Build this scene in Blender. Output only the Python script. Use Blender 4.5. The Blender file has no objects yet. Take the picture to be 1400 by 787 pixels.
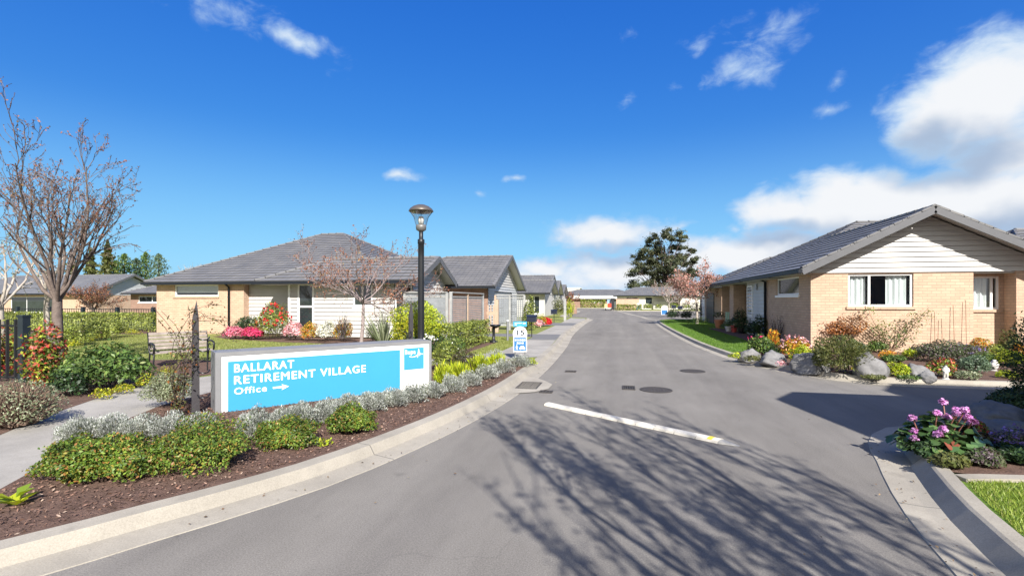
import bpy, math, random
import numpy as np
from mathutils import Vector, Matrix

S = bpy.context.scene
COL = S.collection
R = math.radians

# ------------------------------------------------------------------ camera, sky, sun, exposure
FPX, CAMH, HOR = 660.0, 1.7, 410.0
YAW = math.atan(145 / FPX)
CA, SA = math.cos(YAW), math.sin(YAW)
cam_d = bpy.data.cameras.new('camera')
cam = bpy.data.objects.new('camera', cam_d)
COL.objects.link(cam)
cam_d.sensor_width = 36
cam_d.lens = 36 * FPX / 1400
cam_d.shift_y = (HOR - 393.5) / 1400
cam_d.clip_start, cam_d.clip_end = 0.1, 4000
cam.location = (0, 0, CAMH)
cam.rotation_euler = (R(90), 0, YAW)
S.camera = cam

SUN_AZ, SUN_EL = 27.0, 37.0          # light travels 27 degrees to the left of the street direction
trav = Vector((-math.sin(R(SUN_AZ)) * math.cos(R(SUN_EL)), math.cos(R(SUN_AZ)) * math.cos(R(SUN_EL)), -math.sin(R(SUN_EL))))
sun_d = bpy.data.lights.new('sun', 'SUN')
sun_d.energy, sun_d.angle, sun_d.color = 4.8, R(0.65), (1.0, 0.955, 0.89)
sun = bpy.data.objects.new('sun', sun_d)
COL.objects.link(sun)
sun.rotation_euler = trav.to_track_quat('-Z', 'Y').to_euler()
S.view_settings.view_transform = 'Standard'
S.view_settings.look = 'None'
S.view_settings.exposure = 1.1
S.view_settings.gamma = 1
S.view_settings.use_curve_mapping = False


class NT:
    """small wrapper to write node trees"""
    def __init__(s, tree):
        s.t = tree
        tree.nodes.clear()

    def n(s, kind, ins=None, **props):
        nd = s.t.nodes.new(kind)
        for k, v in props.items():
            setattr(nd, k, v)
        for k, v in (ins or {}).items():
            if isinstance(v, bpy.types.NodeSocket):
                s.t.links.new(v, nd.inputs[k])
            else:
                nd.inputs[k].default_value = v
        return nd

    def math(s, op, a, b=0.0, clamp=False):
        return s.n('ShaderNodeMath', {0: a, 1: b}, operation=op, use_clamp=clamp).outputs[0]

    def vmath(s, op, a, b=(0, 0, 0)):
        nd = s.n('ShaderNodeVectorMath', {0: a, 1: b}, operation=op)
        return nd.outputs['Value'] if op in ('LENGTH', 'DOT_PRODUCT') else nd.outputs[0]

    def mix(s, f, a, b, blend='MIX'):
        nd = s.n('ShaderNodeMix', data_type='RGBA', blend_type=blend)
        for i, v in ((0, f), (6, a), (7, b)):
            if isinstance(v, bpy.types.NodeSocket):
                s.t.links.new(v, nd.inputs[i])
            else:
                nd.inputs[i].default_value = v if i == 0 else (tuple(v) + (1,))[:4]
        return nd.outputs[2]

    def noise(s, scale, detail=4, vec=None, rough=0.55, dist=0.0):
        ins = {'Scale': scale, 'Detail': detail, 'Roughness': rough, 'Distortion': dist}
        if vec is not None:
            ins['Vector'] = vec
        return s.n('ShaderNodeTexNoise', ins).outputs[0]

    def ramp(s, f, stops):
        nd = s.n('ShaderNodeValToRGB', {0: f})
        e = nd.color_ramp.elements
        while len(e) < len(stops):
            e.new(0.5)
        for el, (p, c) in zip(e, stops):
            el.position = p
            el.color = (tuple(c) + (1,))[:4] if not isinstance(c, float) else (c, c, c, 1)
        return nd.outputs[0]


def skydir(px, py):
    az = math.atan((px - 700) / FPX) - YAW
    el = math.atan((HOR - py) / math.hypot(FPX, px - 700))
    return az, el


def build_world():
    w = bpy.data.worlds.new('World')
    S.world = w
    w.use_nodes = True
    k = NT(w.node_tree)
    sky = k.n('ShaderNodeTexSky', sky_type='NISHITA')
    sky.sun_disc = False
    sky.sun_elevation = R(SUN_EL)
    sky.sun_rotation = R(180 - SUN_AZ)
    sky.air_density, sky.dust_density, sky.ozone_density = 1.0, 0.35, 2.2
    hs = k.n('ShaderNodeHueSaturation', {'Saturation': 1.38, 'Value': 1.0, 'Hue': 0.497, 'Color': sky.outputs[0]})
    d = k.n('ShaderNodeTexCoord').outputs['Generated']
    sep = k.n('ShaderNodeSeparateXYZ', {0: d})
    az = k.math('ARCTAN2', sep.outputs[0], sep.outputs[1])
    el = k.math('ARCSINE', sep.outputs[2])
    uv = k.n('ShaderNodeCombineXYZ', {0: az, 1: el}).outputs[0]
    warp = k.n('ShaderNodeTexNoise', {'Scale': 9.0, 'Detail': 3, 'Vector': uv}).outputs[1]
    uvw = k.vmath('ADD', uv, k.vmath('MULTIPLY', k.vmath('SUBTRACT', warp, (.5, .5, .5)), (.10, .07, 0)))
    # clouds as they stood in the sky: direction, angular size, thickness
    clouds = [(1345, 140, 165, 110, 2.0), (1440, 90, 120, 95, 2.2), (1270, 160, 110, 72, 1.7), (1385, 210, 150, 70, 1.9), (1180, 285, 210, 66, 2.4), (1310, 280, 210, 80, 2.5), (1440, 275, 170, 90, 2.1),
              (1070, 290, 84, 44, 1.6), (1050, 348, 190, 44, 2.0), (830, 322, 108, 36, 1.7), (915, 312, 50, 11, .75), (752, 366, 74, 22, 1.5),
              (850, 372, 170, 38, 1.6), (985, 352, 110, 38, 1.9), (720, 380, 150, 24, 1.3), (1060, 35, 75, 32, .60), (1010, 95, 60, 34, .64), (960, 55, 30, 14, .4), (925, 120, 24, 14, .32),
              (1133, 148, 34, 18, .6), (1155, 110, 22, 12, .5), (320, 18, 95, 24, .42), (405, 52, 58, 20, .78), (455, 70, 25, 26, .3), (553, 241, 27, 11, .85),
              (664, 262, 17, 9, .62), (697, 244, 16, 7, .58), (1003, 309, 18, 11, .7), (860, 55, 16, 14, .25), (858, 138, 12, 14, .22)]
    dens = None
    for px, py, rx, ry, a in clouds:
        u, v = skydir(px, py)
        u2, _ = skydir(px + rx, py)
        _, v2 = skydir(px, py - ry)
        q = k.vmath('MULTIPLY', k.vmath('SUBTRACT', uvw, (u, v, 0)), (1 / (u2 - u), 1 / (v2 - v), 0))
        e = k.math('MULTIPLY', k.math('SUBTRACT', 1.0, k.vmath('LENGTH', q)), a)
        dens = e if dens is None else k.math('MAXIMUM', dens, e)
    # unseen broken cloud, added behind the viewer to lift and neutralise the shadow fill
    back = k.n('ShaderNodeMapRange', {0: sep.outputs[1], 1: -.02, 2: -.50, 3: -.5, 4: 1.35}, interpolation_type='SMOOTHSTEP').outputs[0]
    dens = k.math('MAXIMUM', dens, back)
    st = k.vmath('MULTIPLY', uv, (1.0, 1.7, 1.0))
    n1 = k.noise(15, 10, st, 0.62, 0.35)
    n2 = k.noise(6.5, 6, k.vmath('ADD', st, (0, .035, 0)), 0.55)
    f = k.math('ADD', dens, k.math('MULTIPLY', k.math('SUBTRACT', n1, .52), 1.5))
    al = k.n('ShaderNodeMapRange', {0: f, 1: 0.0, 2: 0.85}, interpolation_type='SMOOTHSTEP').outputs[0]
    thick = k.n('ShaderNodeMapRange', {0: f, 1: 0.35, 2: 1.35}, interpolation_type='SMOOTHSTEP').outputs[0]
    # undersides of the big clouds read greyer
    low = None
    for px, py, rx, ry in [(1320, 212, 190, 50), (1200, 335, 220, 40), (1390, 320, 190, 45), (850, 350, 120, 18), (1060, 322, 90, 20), (1250, 195, 90, 44)]:
        u, v = skydir(px, py)
        u2, _ = skydir(px + rx, py)
        _, v2 = skydir(px, py - ry)
        q = k.vmath('MULTIPLY', k.vmath('SUBTRACT', uvw, (u, v, 0)), (1 / (u2 - u), 1 / (v2 - v), 0))
        e = k.math('SUBTRACT', 1.0, k.vmath('LENGTH', q))
        low = e if low is None else k.math('MAXIMUM', low, e)
    low = k.n('ShaderNodeMapRange', {0: k.math('ADD', low, k.math('MULTIPLY', k.math('SUBTRACT', n2, .5), 1.0)), 1: -.1, 2: .7}, interpolation_type='SMOOTHSTEP').outputs[0]
    shade = k.math('MULTIPLY', low, 1.0)
    cc = k.mix(shade, (4.25, 4.35, 4.5), (1.95, 2.45, 3.25))
    cc = k.mix(k.math('MULTIPLY', k.math('SUBTRACT', 1.0, thick), .75), cc, (2.0, 3.05, 4.3))
    hz = k.n('ShaderNodeMapRange', {0: el, 1: 0.0, 2: 0.34, 3: .72, 4: 0.0}, interpolation_type='SMOOTHSTEP').outputs[0]
    base = k.mix(hz, hs.outputs[0], (4.2, 6.6, 9.2))
    # a deep polarised blue: per channel response of the clear sky
    sp = k.n('ShaderNodeSeparateColor', {0: base})
    ch = [k.math('MULTIPLY', k.math('POWER', sp.outputs[i], g_), a_) for i, (g_, a_) in enumerate(((.836, .42), (.832, .64), (.40, 1.95)))]
    base = k.n('ShaderNodeCombineColor', {0: ch[0], 1: ch[1], 2: ch[2]}).outputs[0]
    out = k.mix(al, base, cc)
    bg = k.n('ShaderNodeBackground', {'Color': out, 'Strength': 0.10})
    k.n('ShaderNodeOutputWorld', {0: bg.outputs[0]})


build_world()

# ------------------------------------------------------------------ materials
MATS = {}


def mat(name, col, rough=0.6, var=0.0, vscale=3.0, bump=0.0, bscale=40.0, metal=0.0, spec=0.4, col2=None, coord='Object', fine=None):
    """plain principled surface: base colour broken up by noise, small bump"""
    if name in MATS:
        return MATS[name]
    m = bpy.data.materials.new(name)
    m.use_nodes = True
    k = NT(m.node_tree)
    tc = k.n('ShaderNodeTexCoord').outputs[coord]
    c = tuple(col)
    if var or col2:
        c2 = col2 or tuple(x * (1 - var) for x in col)
        f = k.ramp(k.noise(vscale, 6, tc, .62), [(.32, 0.0), (.68, 1.0)])
        c = k.mix(f, col, c2)
        if fine:
            g = k.ramp(k.noise(fine, 2, tc, .6), [(.3, 0.0), (.7, 1.0)])
            c = k.mix(k.math('MULTIPLY', g, .5), c, tuple(x * .55 for x in col))
    b = k.n('ShaderNodeBsdfPrincipled', {'Roughness': rough, 'Metallic': metal, 'Specular IOR Level': spec})
    if isinstance(c, tuple):
        b.inputs[0].default_value = c + (1,)
    else:
        m.node_tree.links.new(c, b.inputs[0])
    if bump:
        bp = k.n('ShaderNodeBump', {'Strength': bump, 'Distance': 0.02, 'Height': k.noise(bscale, 5, tc, .65)})
        m.node_tree.links.new(bp.outputs[0], b.inputs['Normal'])
    k.n('ShaderNodeOutputMaterial', {0: b.outputs[0]})
    MATS[name] = m
    return m


def leafmat(name='leaf', rough=.45, trans=.3, spec=.35):
    """foliage: each leaf carries its own tint, light passes through it"""
    if name in MATS:
        return MATS[name]
    m = bpy.data.materials.new(name)
    m.use_nodes = True
    k = NT(m.node_tree)
    a = k.n('ShaderNodeAttribute', attribute_name='tint').outputs[0]
    p = k.n('ShaderNodeBsdfPrincipled', {'Base Color': a, 'Roughness': rough, 'Specular IOR Level': spec})
    tr = k.n('ShaderNodeBsdfTranslucent', {'Color': k.mix(.5, a, k.mix(1.0, a, (1.5, 1.5, .6), 'MULTIPLY'))})
    mx = k.n('ShaderNodeMixShader', {0: trans, 1: p.outputs[0], 2: tr.outputs[0]})
    k.n('ShaderNodeOutputMaterial', {0: mx.outputs[0]})
    MATS[name] = m
    return m


def brickmat(name, c1, c2, mortar, w=.24, h=.086):
    if name in MATS:
        return MATS[name]
    m = bpy.data.materials.new(name)
    m.use_nodes = True
    k = NT(m.node_tree)
    uv = k.n('ShaderNodeUVMap').outputs[0]
    bt = k.n('ShaderNodeTexBrick', {'Vector': uv, 'Color1': c1 + (1,), 'Color2': c2 + (1,), 'Mortar': mortar + (1,), 'Scale': 1.0, 'Mortar Size': .006,
                                    'Mortar Smooth': .2, 'Bias': 0.0, 'Brick Width': w, 'Row Height': h})
    nz = k.ramp(k.noise(2.0, 5, uv), [(.3, (.92, .91, .90)), (.7, (1.05, 1.04, 1.03))])
    c = k.mix(1.0, bt.outputs[0], nz, 'MULTIPLY')
    hgt = k.math('SUBTRACT', k.math('MULTIPLY', k.noise(60, 3, uv), .25), bt.outputs[1])
    bp = k.n('ShaderNodeBump', {'Strength': .6, 'Distance': .012, 'Height': hgt})
    b = k.n('ShaderNodeBsdfPrincipled', {'Base Color': c, 'Roughness': .85, 'Normal': bp.outputs[0], 'Specular IOR Level': .25})
    k.n('ShaderNodeOutputMaterial', {0: b.outputs[0]})
    MATS[name] = m
    return m


def roofmat(name, c1, c2):
    if name in MATS:
        return MATS[name]
    m = bpy.data.materials.new(name)
    m.use_nodes = True
    k = NT(m.node_tree)
    uv = k.n('ShaderNodeUVMap').outputs[0]
    bt = k.n('ShaderNodeTexBrick', {'Vector': uv, 'Color1': c1 + (1,), 'Color2': c2 + (1,), 'Mortar': tuple(x * .36 for x in c1) + (1,), 'Scale': 1.0,
                                    'Mortar Size': .011, 'Mortar Smooth': .3, 'Bias': -.1, 'Brick Width': .34, 'Row Height': .34})
    nz = k.ramp(k.noise(.7, 6, uv, .65), [(.25, (.74, .76, .79)), (.75, (1.18, 1.15, 1.08))])
    c = k.mix(1.0, bt.outputs[0], nz, 'MULTIPLY')
    bp = k.n('ShaderNodeBump', {'Strength': .25, 'Distance': .01, 'Height': k.noise(50, 4, uv)})
    b = k.n('ShaderNodeBsdfPrincipled', {'Base Color': c, 'Roughness': .55, 'Normal': bp.outputs[0], 'Specular IOR Level': .4})
    k.n('ShaderNodeOutputMaterial', {0: b.outputs[0]})
    MATS[name] = m
    return m


def glassmat(name, tint, refl):
    if name in MATS:
        return MATS[name]
    m = bpy.data.materials.new(name)
    m.use_nodes = True
    k = NT(m.node_tree)
    t = k.n('ShaderNodeBsdfTransparent', {0: tint + (1,)})
    g = k.n('ShaderNodeBsdfGlossy', {'Color': (.95, .97, 1, 1), 'Roughness': .02})
    fr = k.math('ADD', k.math('MULTIPLY', k.math('POWER', k.n('ShaderNodeLayerWeight', {0: .5}).outputs['Facing'], 4.0), .7), .04)
    mx = k.n('ShaderNodeMixShader', {0: k.math('ADD', fr, refl, True), 1: t.outputs[0], 2: g.outputs[0]})
    k.n('ShaderNodeOutputMaterial', {0: mx.outputs[0]})
    MATS[name] = m
    return m


def asphaltmat():
    m = bpy.data.materials.new('asphalt')
    m.use_nodes = True
    k = NT(m.node_tree)
    tc = k.n('ShaderNodeTexCoord').outputs['Object']
    big = k.ramp(k.noise(.35, 6, tc, .6), [(.3, (.160, .149, .135)), (.7, (.196, .183, .167))])
    mid = k.ramp(k.noise(2.2, 5, k.vmath('MULTIPLY', tc, (1.0, .35, 1)), .7), [(.3, (.88, .88, .88)), (.7, (1.07, 1.07, 1.07))])
    c = k.mix(1.0, big, mid, 'MULTIPLY')
    lane = k.ramp(k.noise(1.1, 5, k.vmath('MULTIPLY', tc, (1.0, .05, 1)), .6), [(.35, (.82, .82, .83)), (.65, (1.08, 1.08, 1.07))])
    c = k.mix(.9, c, lane, 'MULTIPLY')
    fine = k.ramp(k.noise(95, 3, tc, .75), [(.25, (.5, .5, .5)), (.5, (1, 1, 1)), (.78, (1.75, 1.72, 1.66))])
    c = k.mix(.8, c, fine, 'MULTIPLY')
    # old oil drips and stains
    st = k.ramp(k.noise(1.3, 3, k.vmath('ADD', tc, (7, 3, 0)), .75), [(.66, 0.0), (.74, 1.0)])
    c = k.mix(k.math('MULTIPLY', st, .38), c, (.085, .080, .075))
    # fine cracks and tar joints
    vo = k.n('ShaderNodeTexVoronoi', {'Vector': k.vmath('ADD', tc, k.vmath('MULTIPLY', k.n('ShaderNodeTexNoise', {'Scale': 1.5, 'Vector': tc}).outputs[1], (1.2, 1.2, 0))), 'Scale': .16},
             feature='DISTANCE_TO_EDGE').outputs[0]
    cr = k.math('LESS_THAN', vo, .0011)
    c = k.mix(k.math('MULTIPLY', cr, .14), c, (.055, .055, .055))
    bp = k.n('ShaderNodeBump', {'Strength': .5, 'Distance': .006, 'Height': k.noise(170, 3, tc, .7)})
    b = k.n('ShaderNodeBsdfPrincipled', {'Base Color': c, 'Roughness': .92, 'Normal': bp.outputs[0], 'Specular IOR Level': .14})
    k.n('ShaderNodeOutputMaterial', {0: b.outputs[0]})
    MATS['asphalt'] = m
    return m


def concretemat(name, col, joint=0.0):
    """weathered concrete; UV.x runs along a kerb so that its control joints can be cut across it"""
    m = bpy.data.materials.new(name)
    m.use_nodes = True
    k = NT(m.node_tree)
    tc = k.n('ShaderNodeTexCoord').outputs['Object']
    a = k.ramp(k.noise(1.1, 7, tc, .65), [(.28, tuple(x * .66 for x in col)), (.66, col)])
    sp = k.ramp(k.noise(90, 3, tc, .7), [(.3, (.78, .77, .75)), (.6, (1.05, 1.05, 1.05))])
    c = k.mix(.8, a, sp, 'MULTIPLY')
    st = k.ramp(k.noise(3.5, 4, k.vmath('ADD', tc, (3, 9, 0)), .7), [(.6, 0.0), (.78, 1.0)])
    c = k.mix(k.math('MULTIPLY', st, .5), c, tuple(x * .45 for x in col))
    if joint:
        uv = k.n('ShaderNodeUVMap').outputs[0]
        u = k.n('ShaderNodeSeparateXYZ', {0: uv}).outputs[0]
        fr = k.math('FRACT', k.math('DIVIDE', u, joint))
        j = k.math('LESS_THAN', fr, .014 / joint)
        c = k.mix(k.math('MULTIPLY', j, .7), c, (.10, .095, .085))
    bp = k.n('ShaderNodeBump', {'Strength': .35, 'Distance': .006, 'Height': k.noise(110, 4, tc, .7)})
    b = k.n('ShaderNodeBsdfPrincipled', {'Base Color': c, 'Roughness': .85, 'Normal': bp.outputs[0], 'Specular IOR Level': .25})
    k.n('ShaderNodeOutputMaterial', {0: b.outputs[0]})
    MATS[name] = m
    return m


def lawnmat(name, c1, c2, c3):
    m = bpy.data.materials.new(name)
    m.use_nodes = True
    k = NT(m.node_tree)
    tc = k.n('ShaderNodeTexCoord').outputs['Object']
    a = k.ramp(k.noise(.9, 6, tc, .72), [(.34, c1), (.52, c2), (.68, c3)])
    f = k.ramp(k.noise(45, 4, tc, .75), [(.28, (.55, .6, .5)), (.6, (1.1, 1.1, 1.05))])
    c = k.mix(.85, a, f, 'MULTIPLY')
    bp = k.n('ShaderNodeBump', {'Strength': .7, 'Distance': .03, 'Height': k.noise(60, 4, tc, .75)})
    b = k.n('ShaderNodeBsdfPrincipled', {'Base Color': c, 'Roughness': .8, 'Normal': bp.outputs[0], 'Specular IOR Level': .2})
    k.n('ShaderNodeOutputMaterial', {0: b.outputs[0]})
    MATS[name] = m
    return m


ASPHALT = asphaltmat()
KERB = concretemat('kerb_concrete', (.345, .315, .265), 3.0)
PATHC = concretemat('path_concrete', (.335, .315, .285))
MULCH = mat('mulch_soil', (.175, .112, .088), .95, vscale=9, bump=.9, bscale=45, col2=(.075, .047, .037), spec=.1, fine=70)
LAWN = lawnmat('lawn_turf', (.15, .175, .045), (.20, .215, .062), (.27, .26, .095))
LAWN_LUSH = lawnmat('lawn_lush', (.085, .155, .020), (.125, .20, .028), (.18, .235, .045))
BRICK = brickmat('brick_tan', (.52, .365, .262), (.455, .31, .222), (.30, .25, .20))
BRICK_PINK = brickmat('brick_pink', (.30, .19, .145), (.25, .155, .12), (.27, .22, .19))
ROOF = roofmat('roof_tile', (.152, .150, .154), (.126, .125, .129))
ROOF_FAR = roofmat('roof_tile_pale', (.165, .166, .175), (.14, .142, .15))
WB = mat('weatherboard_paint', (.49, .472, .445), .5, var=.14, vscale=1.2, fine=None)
WB_GREY = mat('weatherboard_grey', (.42, .43, .44), .55, var=.06, vscale=1.5)  # plain grey board paint for the garage side and far gable
FASCIA = mat('fascia_dark', (.012, .015, .021), .5, var=.1, spec=.2)
BARGE = mat('barge_grey', (.105, .106, .114), .5, var=.15)
SOFFIT = mat('soffit_paint', (.55, .54, .51), .6)
TRIM = mat('window_frame_white', (.80, .80, .79), .35, var=.04)
GLASS = glassmat('window_glass', (.80, .85, .86), .06)
GLASSD = mat('window_glass_dark', (.030, .040, .045), .04, var=.5, vscale=.8, spec=.9)
CURTAIN = mat('curtain_cloth', (.78, .78, .76), .8, var=.1)
DARKROOM = mat('room_interior', (.22, .21, .20), .8)
BLACKM = mat('black_metal', (.018, .019, .022), .4, metal=.2, var=.3)
STEEL = mat('grey_metal', (.30, .31, .32), .45, metal=.6, var=.2)
BARK = mat('bark_grey', (.165, .128, .108), .85, vscale=7, bump=.6, bscale=25, col2=(.085, .064, .055))
BARK_PALE = mat('bark_pale', (.42, .37, .32), .85, vscale=6, bump=.5, bscale=25, col2=(.24, .20, .17))
BARK_DARK = mat('bark_dark', (.085, .060, .052), .85, vscale=8, bump=.5, col2=(.045, .034, .030))
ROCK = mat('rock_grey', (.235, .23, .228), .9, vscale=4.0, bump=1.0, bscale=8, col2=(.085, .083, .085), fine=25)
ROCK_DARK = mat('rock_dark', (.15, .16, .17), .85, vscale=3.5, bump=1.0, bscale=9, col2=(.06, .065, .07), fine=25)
STATUE = mat('statue_white', (.56, .545, .51), .7, var=.35, vscale=9, bump=.3)
WOODW = mat('wood_weathered', (.36, .31, .27), .8, vscale=6, bump=.4, bscale=30, col2=(.23, .19, .165))
WOODF = mat('wood_fence_grey', (.34, .34, .33), .8, vscale=4, bump=.4, bscale=30, col2=(.22, .225, .225))
WOODO = mat('wood_post_tan', (.46, .34, .25), .8, vscale=5, col2=(.34, .24, .17))
TERRA = mat('terracotta', (.42, .17, .09), .8, var=.25)
LEAF = leafmat()
LEAF_DRY = leafmat('leaf_dry', .7, .15, .15)
PETAL = leafmat('petal', .6, .3, .15)

# ------------------------------------------------------------------ mesh helpers
ORIG = {}


def V3(*a):
    return Vector(a)


class MB:
    """collects faces; build() links them as ONE mesh object"""
    def __init__(s, M=None):
        s.v, s.f, s.uv, s.M = [], [], [], M

    def face(s, pts, uv=None):
        p = [Vector(q) for q in pts]
        if s.M is not None:
            loc = p
            p = [s.M @ q for q in p]
        else:
            loc = p
        i = len(s.v)
        s.v += p
        s.f.append(tuple(range(i, i + len(p))))
        if uv is None:
            n = Vector((0, 0, 0))
            for a in range(1, len(loc) - 1):
                n += (loc[a] - loc[0]).cross(loc[a + 1] - loc[0])
            ax, ay, az = abs(n.x), abs(n.y), abs(n.z)
            if az >= ax and az >= ay:
                uv = [(q.x, q.y) for q in loc]
            elif ax >= ay:
                uv = [(q.y, q.z) for q in loc]
            else:
                uv = [(q.x, q.z) for q in loc]
        s.uv += list(uv)
        return s

    def box(s, x0, x1, y0, y1, z0, z1):
        a, b = (x0, y0, z0), (x1, y1, z1)
        c = [(b[0] if i & 1 else a[0], b[1] if i & 2 else a[1], b[2] if i & 4 else a[2]) for i in range(8)]
        for q in ((0, 2, 3, 1), (4, 5, 7, 6), (0, 1, 5, 4), (2, 6, 7, 3), (0, 4, 6, 2), (1, 3, 7, 5)):
            s.face([c[i] for i in q])
        return s

    def bar(s, p, q, w, h, up=(0, 0, 1)):
        """rectangular bar from p to q; w across, h along up"""
        p, q, up = Vector(p), Vector(q), Vector(up)
        d = (q - p).normalized()
        a = d.cross(up)
        a = a.normalized() if a.length > 1e-5 else Vector((1, 0, 0))
        u = a.cross(d).normalized()
        c = []
        for o in (p, q):
            for i, j in ((-1, -1), (1, -1), (1, 1), (-1, 1)):
                c.append(o + a * (w / 2 * i) + u * (h / 2 * j))
        for t in ((3, 2, 1, 0), (4, 5, 6, 7), (0, 1, 5, 4), (1, 2, 6, 5), (2, 3, 7, 6), (3, 0, 4, 7)):
            s.face([c[i] for i in t])
        return s

    def tube(s, pts, radii, n=6, cap=True):
        pts = [Vector(p) for p in pts]
        if not hasattr(radii, '__len__'):
            radii = [radii] * len(pts)
        rings = []
        ref = Vector((0.31, .87, .38))
        for i, p in enumerate(pts):
            d = (pts[min(i + 1, len(pts) - 1)] - pts[max(i - 1, 0)])
            d = d.normalized() if d.length > 1e-7 else Vector((0, 0, 1))
            a = d.cross(ref)
            if a.length < .05:
                a = d.cross(Vector((1, 0, 0)))
            a.normalize()
            b = d.cross(a)
            rings.append([p + (a * math.cos(2 * math.pi * k / n) + b * math.sin(2 * math.pi * k / n)) * radii[i] for k in range(n)])
        for i in range(len(rings) - 1):
            for k in range(n):
                k2 = (k + 1) % n
                s.face([rings[i][k], rings[i][k2], rings[i + 1][k2], rings[i + 1][k]], [(0, 0), (.1, 0), (.1, .1), (0, .1)])
        if cap:
            s.face(rings[0][::-1])
            s.face(rings[-1])
        return s

    def lathe(s, prof, c, n=16):
        c = Vector(c)
        for (r0, z0), (r1, z1) in zip(prof, prof[1:]):
            for k in range(n):
                a, b = 2 * math.pi * k / n, 2 * math.pi * (k + 1) / n
                q = [c + Vector((r * math.cos(t), r * math.sin(t), z)) for r, z, t in ((r0, z0, a), (r0, z0, b), (r1, z1, b), (r1, z1, a))]
                if r0 < 1e-6:
                    q = q[1:]
                elif r1 < 1e-6:
                    q = q[:3]
                s.face(q)
        return s

    def prism(s, poly, z0, z1):
        n = len(poly)
        s.face([(x, y, z1) for x, y in poly])
        s.face([(x, y, z0) for x, y in poly][::-1])
        for i in range(n):
            (x0, y0), (x1, y1) = poly[i], poly[(i + 1) % n]
            s.face([(x0, y0, z0), (x1, y1, z0), (x1, y1, z1), (x0, y0, z1)])
        return s

    def build(s, name, m, parent=None, smooth=False):
        me = bpy.data.meshes.new(name)
        o = Vector((0, 0, 0))
        q = parent
        if q is not None:
            o = ORIG[q.name]
        me.from_pydata([tuple(p - o) for p in s.v], [], s.f)
        uvl = me.uv_layers.new(name='UVMap')
        uvl.data.foreach_set('uv', [c for t in s.uv for c in t[:2]])
        if smooth:
            import bmesh
            b = bmesh.new()
            b.from_mesh(me)
            bmesh.ops.remove_doubles(b, verts=b.verts, dist=1e-4)
            b.to_mesh(me)
            b.free()
            me.polygons.foreach_set('use_smooth', [True] * len(me.polygons))
        me.materials.append(m)
        ob = bpy.data.objects.new(name, me)
        COL.objects.link(ob)
        if parent is not None:
            ob.parent = parent
        ORIG[ob.name] = o.copy()
        return ob


def tag(o, label=None, cat=None, group=None, kind=None):
    for kk, vv in (('label', label), ('category', cat), ('group', group), ('kind', kind)):
        if vv:
            o[kk] = vv
    return o


def thing(name, label, cat, loc, group=None):
    o = bpy.data.objects.new(name, None)
    o.empty_display_size = .2
    COL.objects.link(o)
    o.location = loc
    ORIG[o.name] = Vector(loc)
    return tag(o, label, cat, group)


def struct(name, mb, m, smooth=False):
    return tag(mb.build(name, m, None, smooth), kind='structure')


def at(px, d, z=0.0):
    """world point seen along column px of the survey photo at forward distance d"""
    x = (px - 700) / FPX * d
    return Vector((x * CA - d * SA, x * SA + d * CA, z))


def gd(py, z=.1):
    return (CAMH - z) * FPX / (py - HOR)


def catmull(pts, step=.35):
    pts = [Vector(p) for p in pts]
    P = [pts[0] * 2 - pts[1]] + pts + [pts[-1] * 2 - pts[-2]]
    out = []
    for i in range(1, len(P) - 2):
        a, b, c, d = P[i - 1:i + 3]
        n = max(1, min(24, int((c - b).length / step)))
        for j in range(n):
            t = j / n
            out.append(.5 * ((2 * b) + (c - a) * t + (2 * a - 5 * b + 4 * c - d) * t * t + (3 * b - a - 3 * c + d) * t ** 3))
    out.append(pts[-1])
    return out


# ------------------------------------------------------------------ foliage helpers (numpy)
def mesh_np(name, co, quads, tint, m, parent=None):
    """quads mesh from arrays with one tint per face"""
    o = np.array(ORIG[parent.name] if parent is not None else (0, 0, 0))
    me = bpy.data.meshes.new(name)
    nv, nf = len(co), len(quads)
    k = quads.shape[1]
    me.vertices.add(nv)
    me.vertices.foreach_set('co', (co - o).astype(np.float32).ravel())
    me.loops.add(nf * k)
    me.loops.foreach_set('vertex_index', quads.astype(np.int32).ravel())
    me.polygons.add(nf)
    me.polygons.foreach_set('loop_start', np.arange(0, nf * k, k, dtype=np.int32))
    me.update(calc_edges=True)
    at_ = me.attributes.new('tint', 'FLOAT_COLOR', 'FACE')
    at_.data.foreach_set('color', np.concatenate([tint, np.ones((nf, 1))], 1).astype(np.float32).ravel())
    me.materials.append(m)
    ob = bpy.data.objects.new(name, me)
    COL.objects.link(ob)
    if parent is not None:
        ob.parent = parent
    ORIG[ob.name] = Vector(o)
    return ob


def unit(a):
    return a / np.maximum(np.linalg.norm(a, axis=-1, keepdims=True), 1e-9)


def leaf_arrays(P, T, N, L, W, fold=.18):
    """each leaf: two triangles-ish quads folded on the midrib -> here one kite of 4 verts + fold"""
    B = unit(np.cross(T, N))
    N = unit(np.cross(B, T))
    L, W = L[:, None], W[:, None]
    a = P - T * L * .5
    b = P + B * W * .5 + N * W * fold
    c = P + T * L * .5
    d = P - B * W * .5 + N * W * fold
    co = np.stack([a, b, c, d], 1).reshape(-1, 3)
    return co, np.arange(len(P) * 4).reshape(-1, 4)


def pick(rng, pal, n, vb=.25):
    """colours from a weighted palette with per-leaf brightness scatter"""
    w = np.array([p[1] for p in pal], float)
    c = np.array([p[0] for p in pal], float)[rng.choice(len(pal), n, p=w / w.sum())]
    return c * rng.uniform(1 - vb, 1 + vb, (n, 1))


def lump_dirs(rng, n, zmin=-.25):
    d = unit(rng.normal(size=(n * 2, 3)))
    d = d[d[:, 2] > zmin][:n]
    return d


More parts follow.
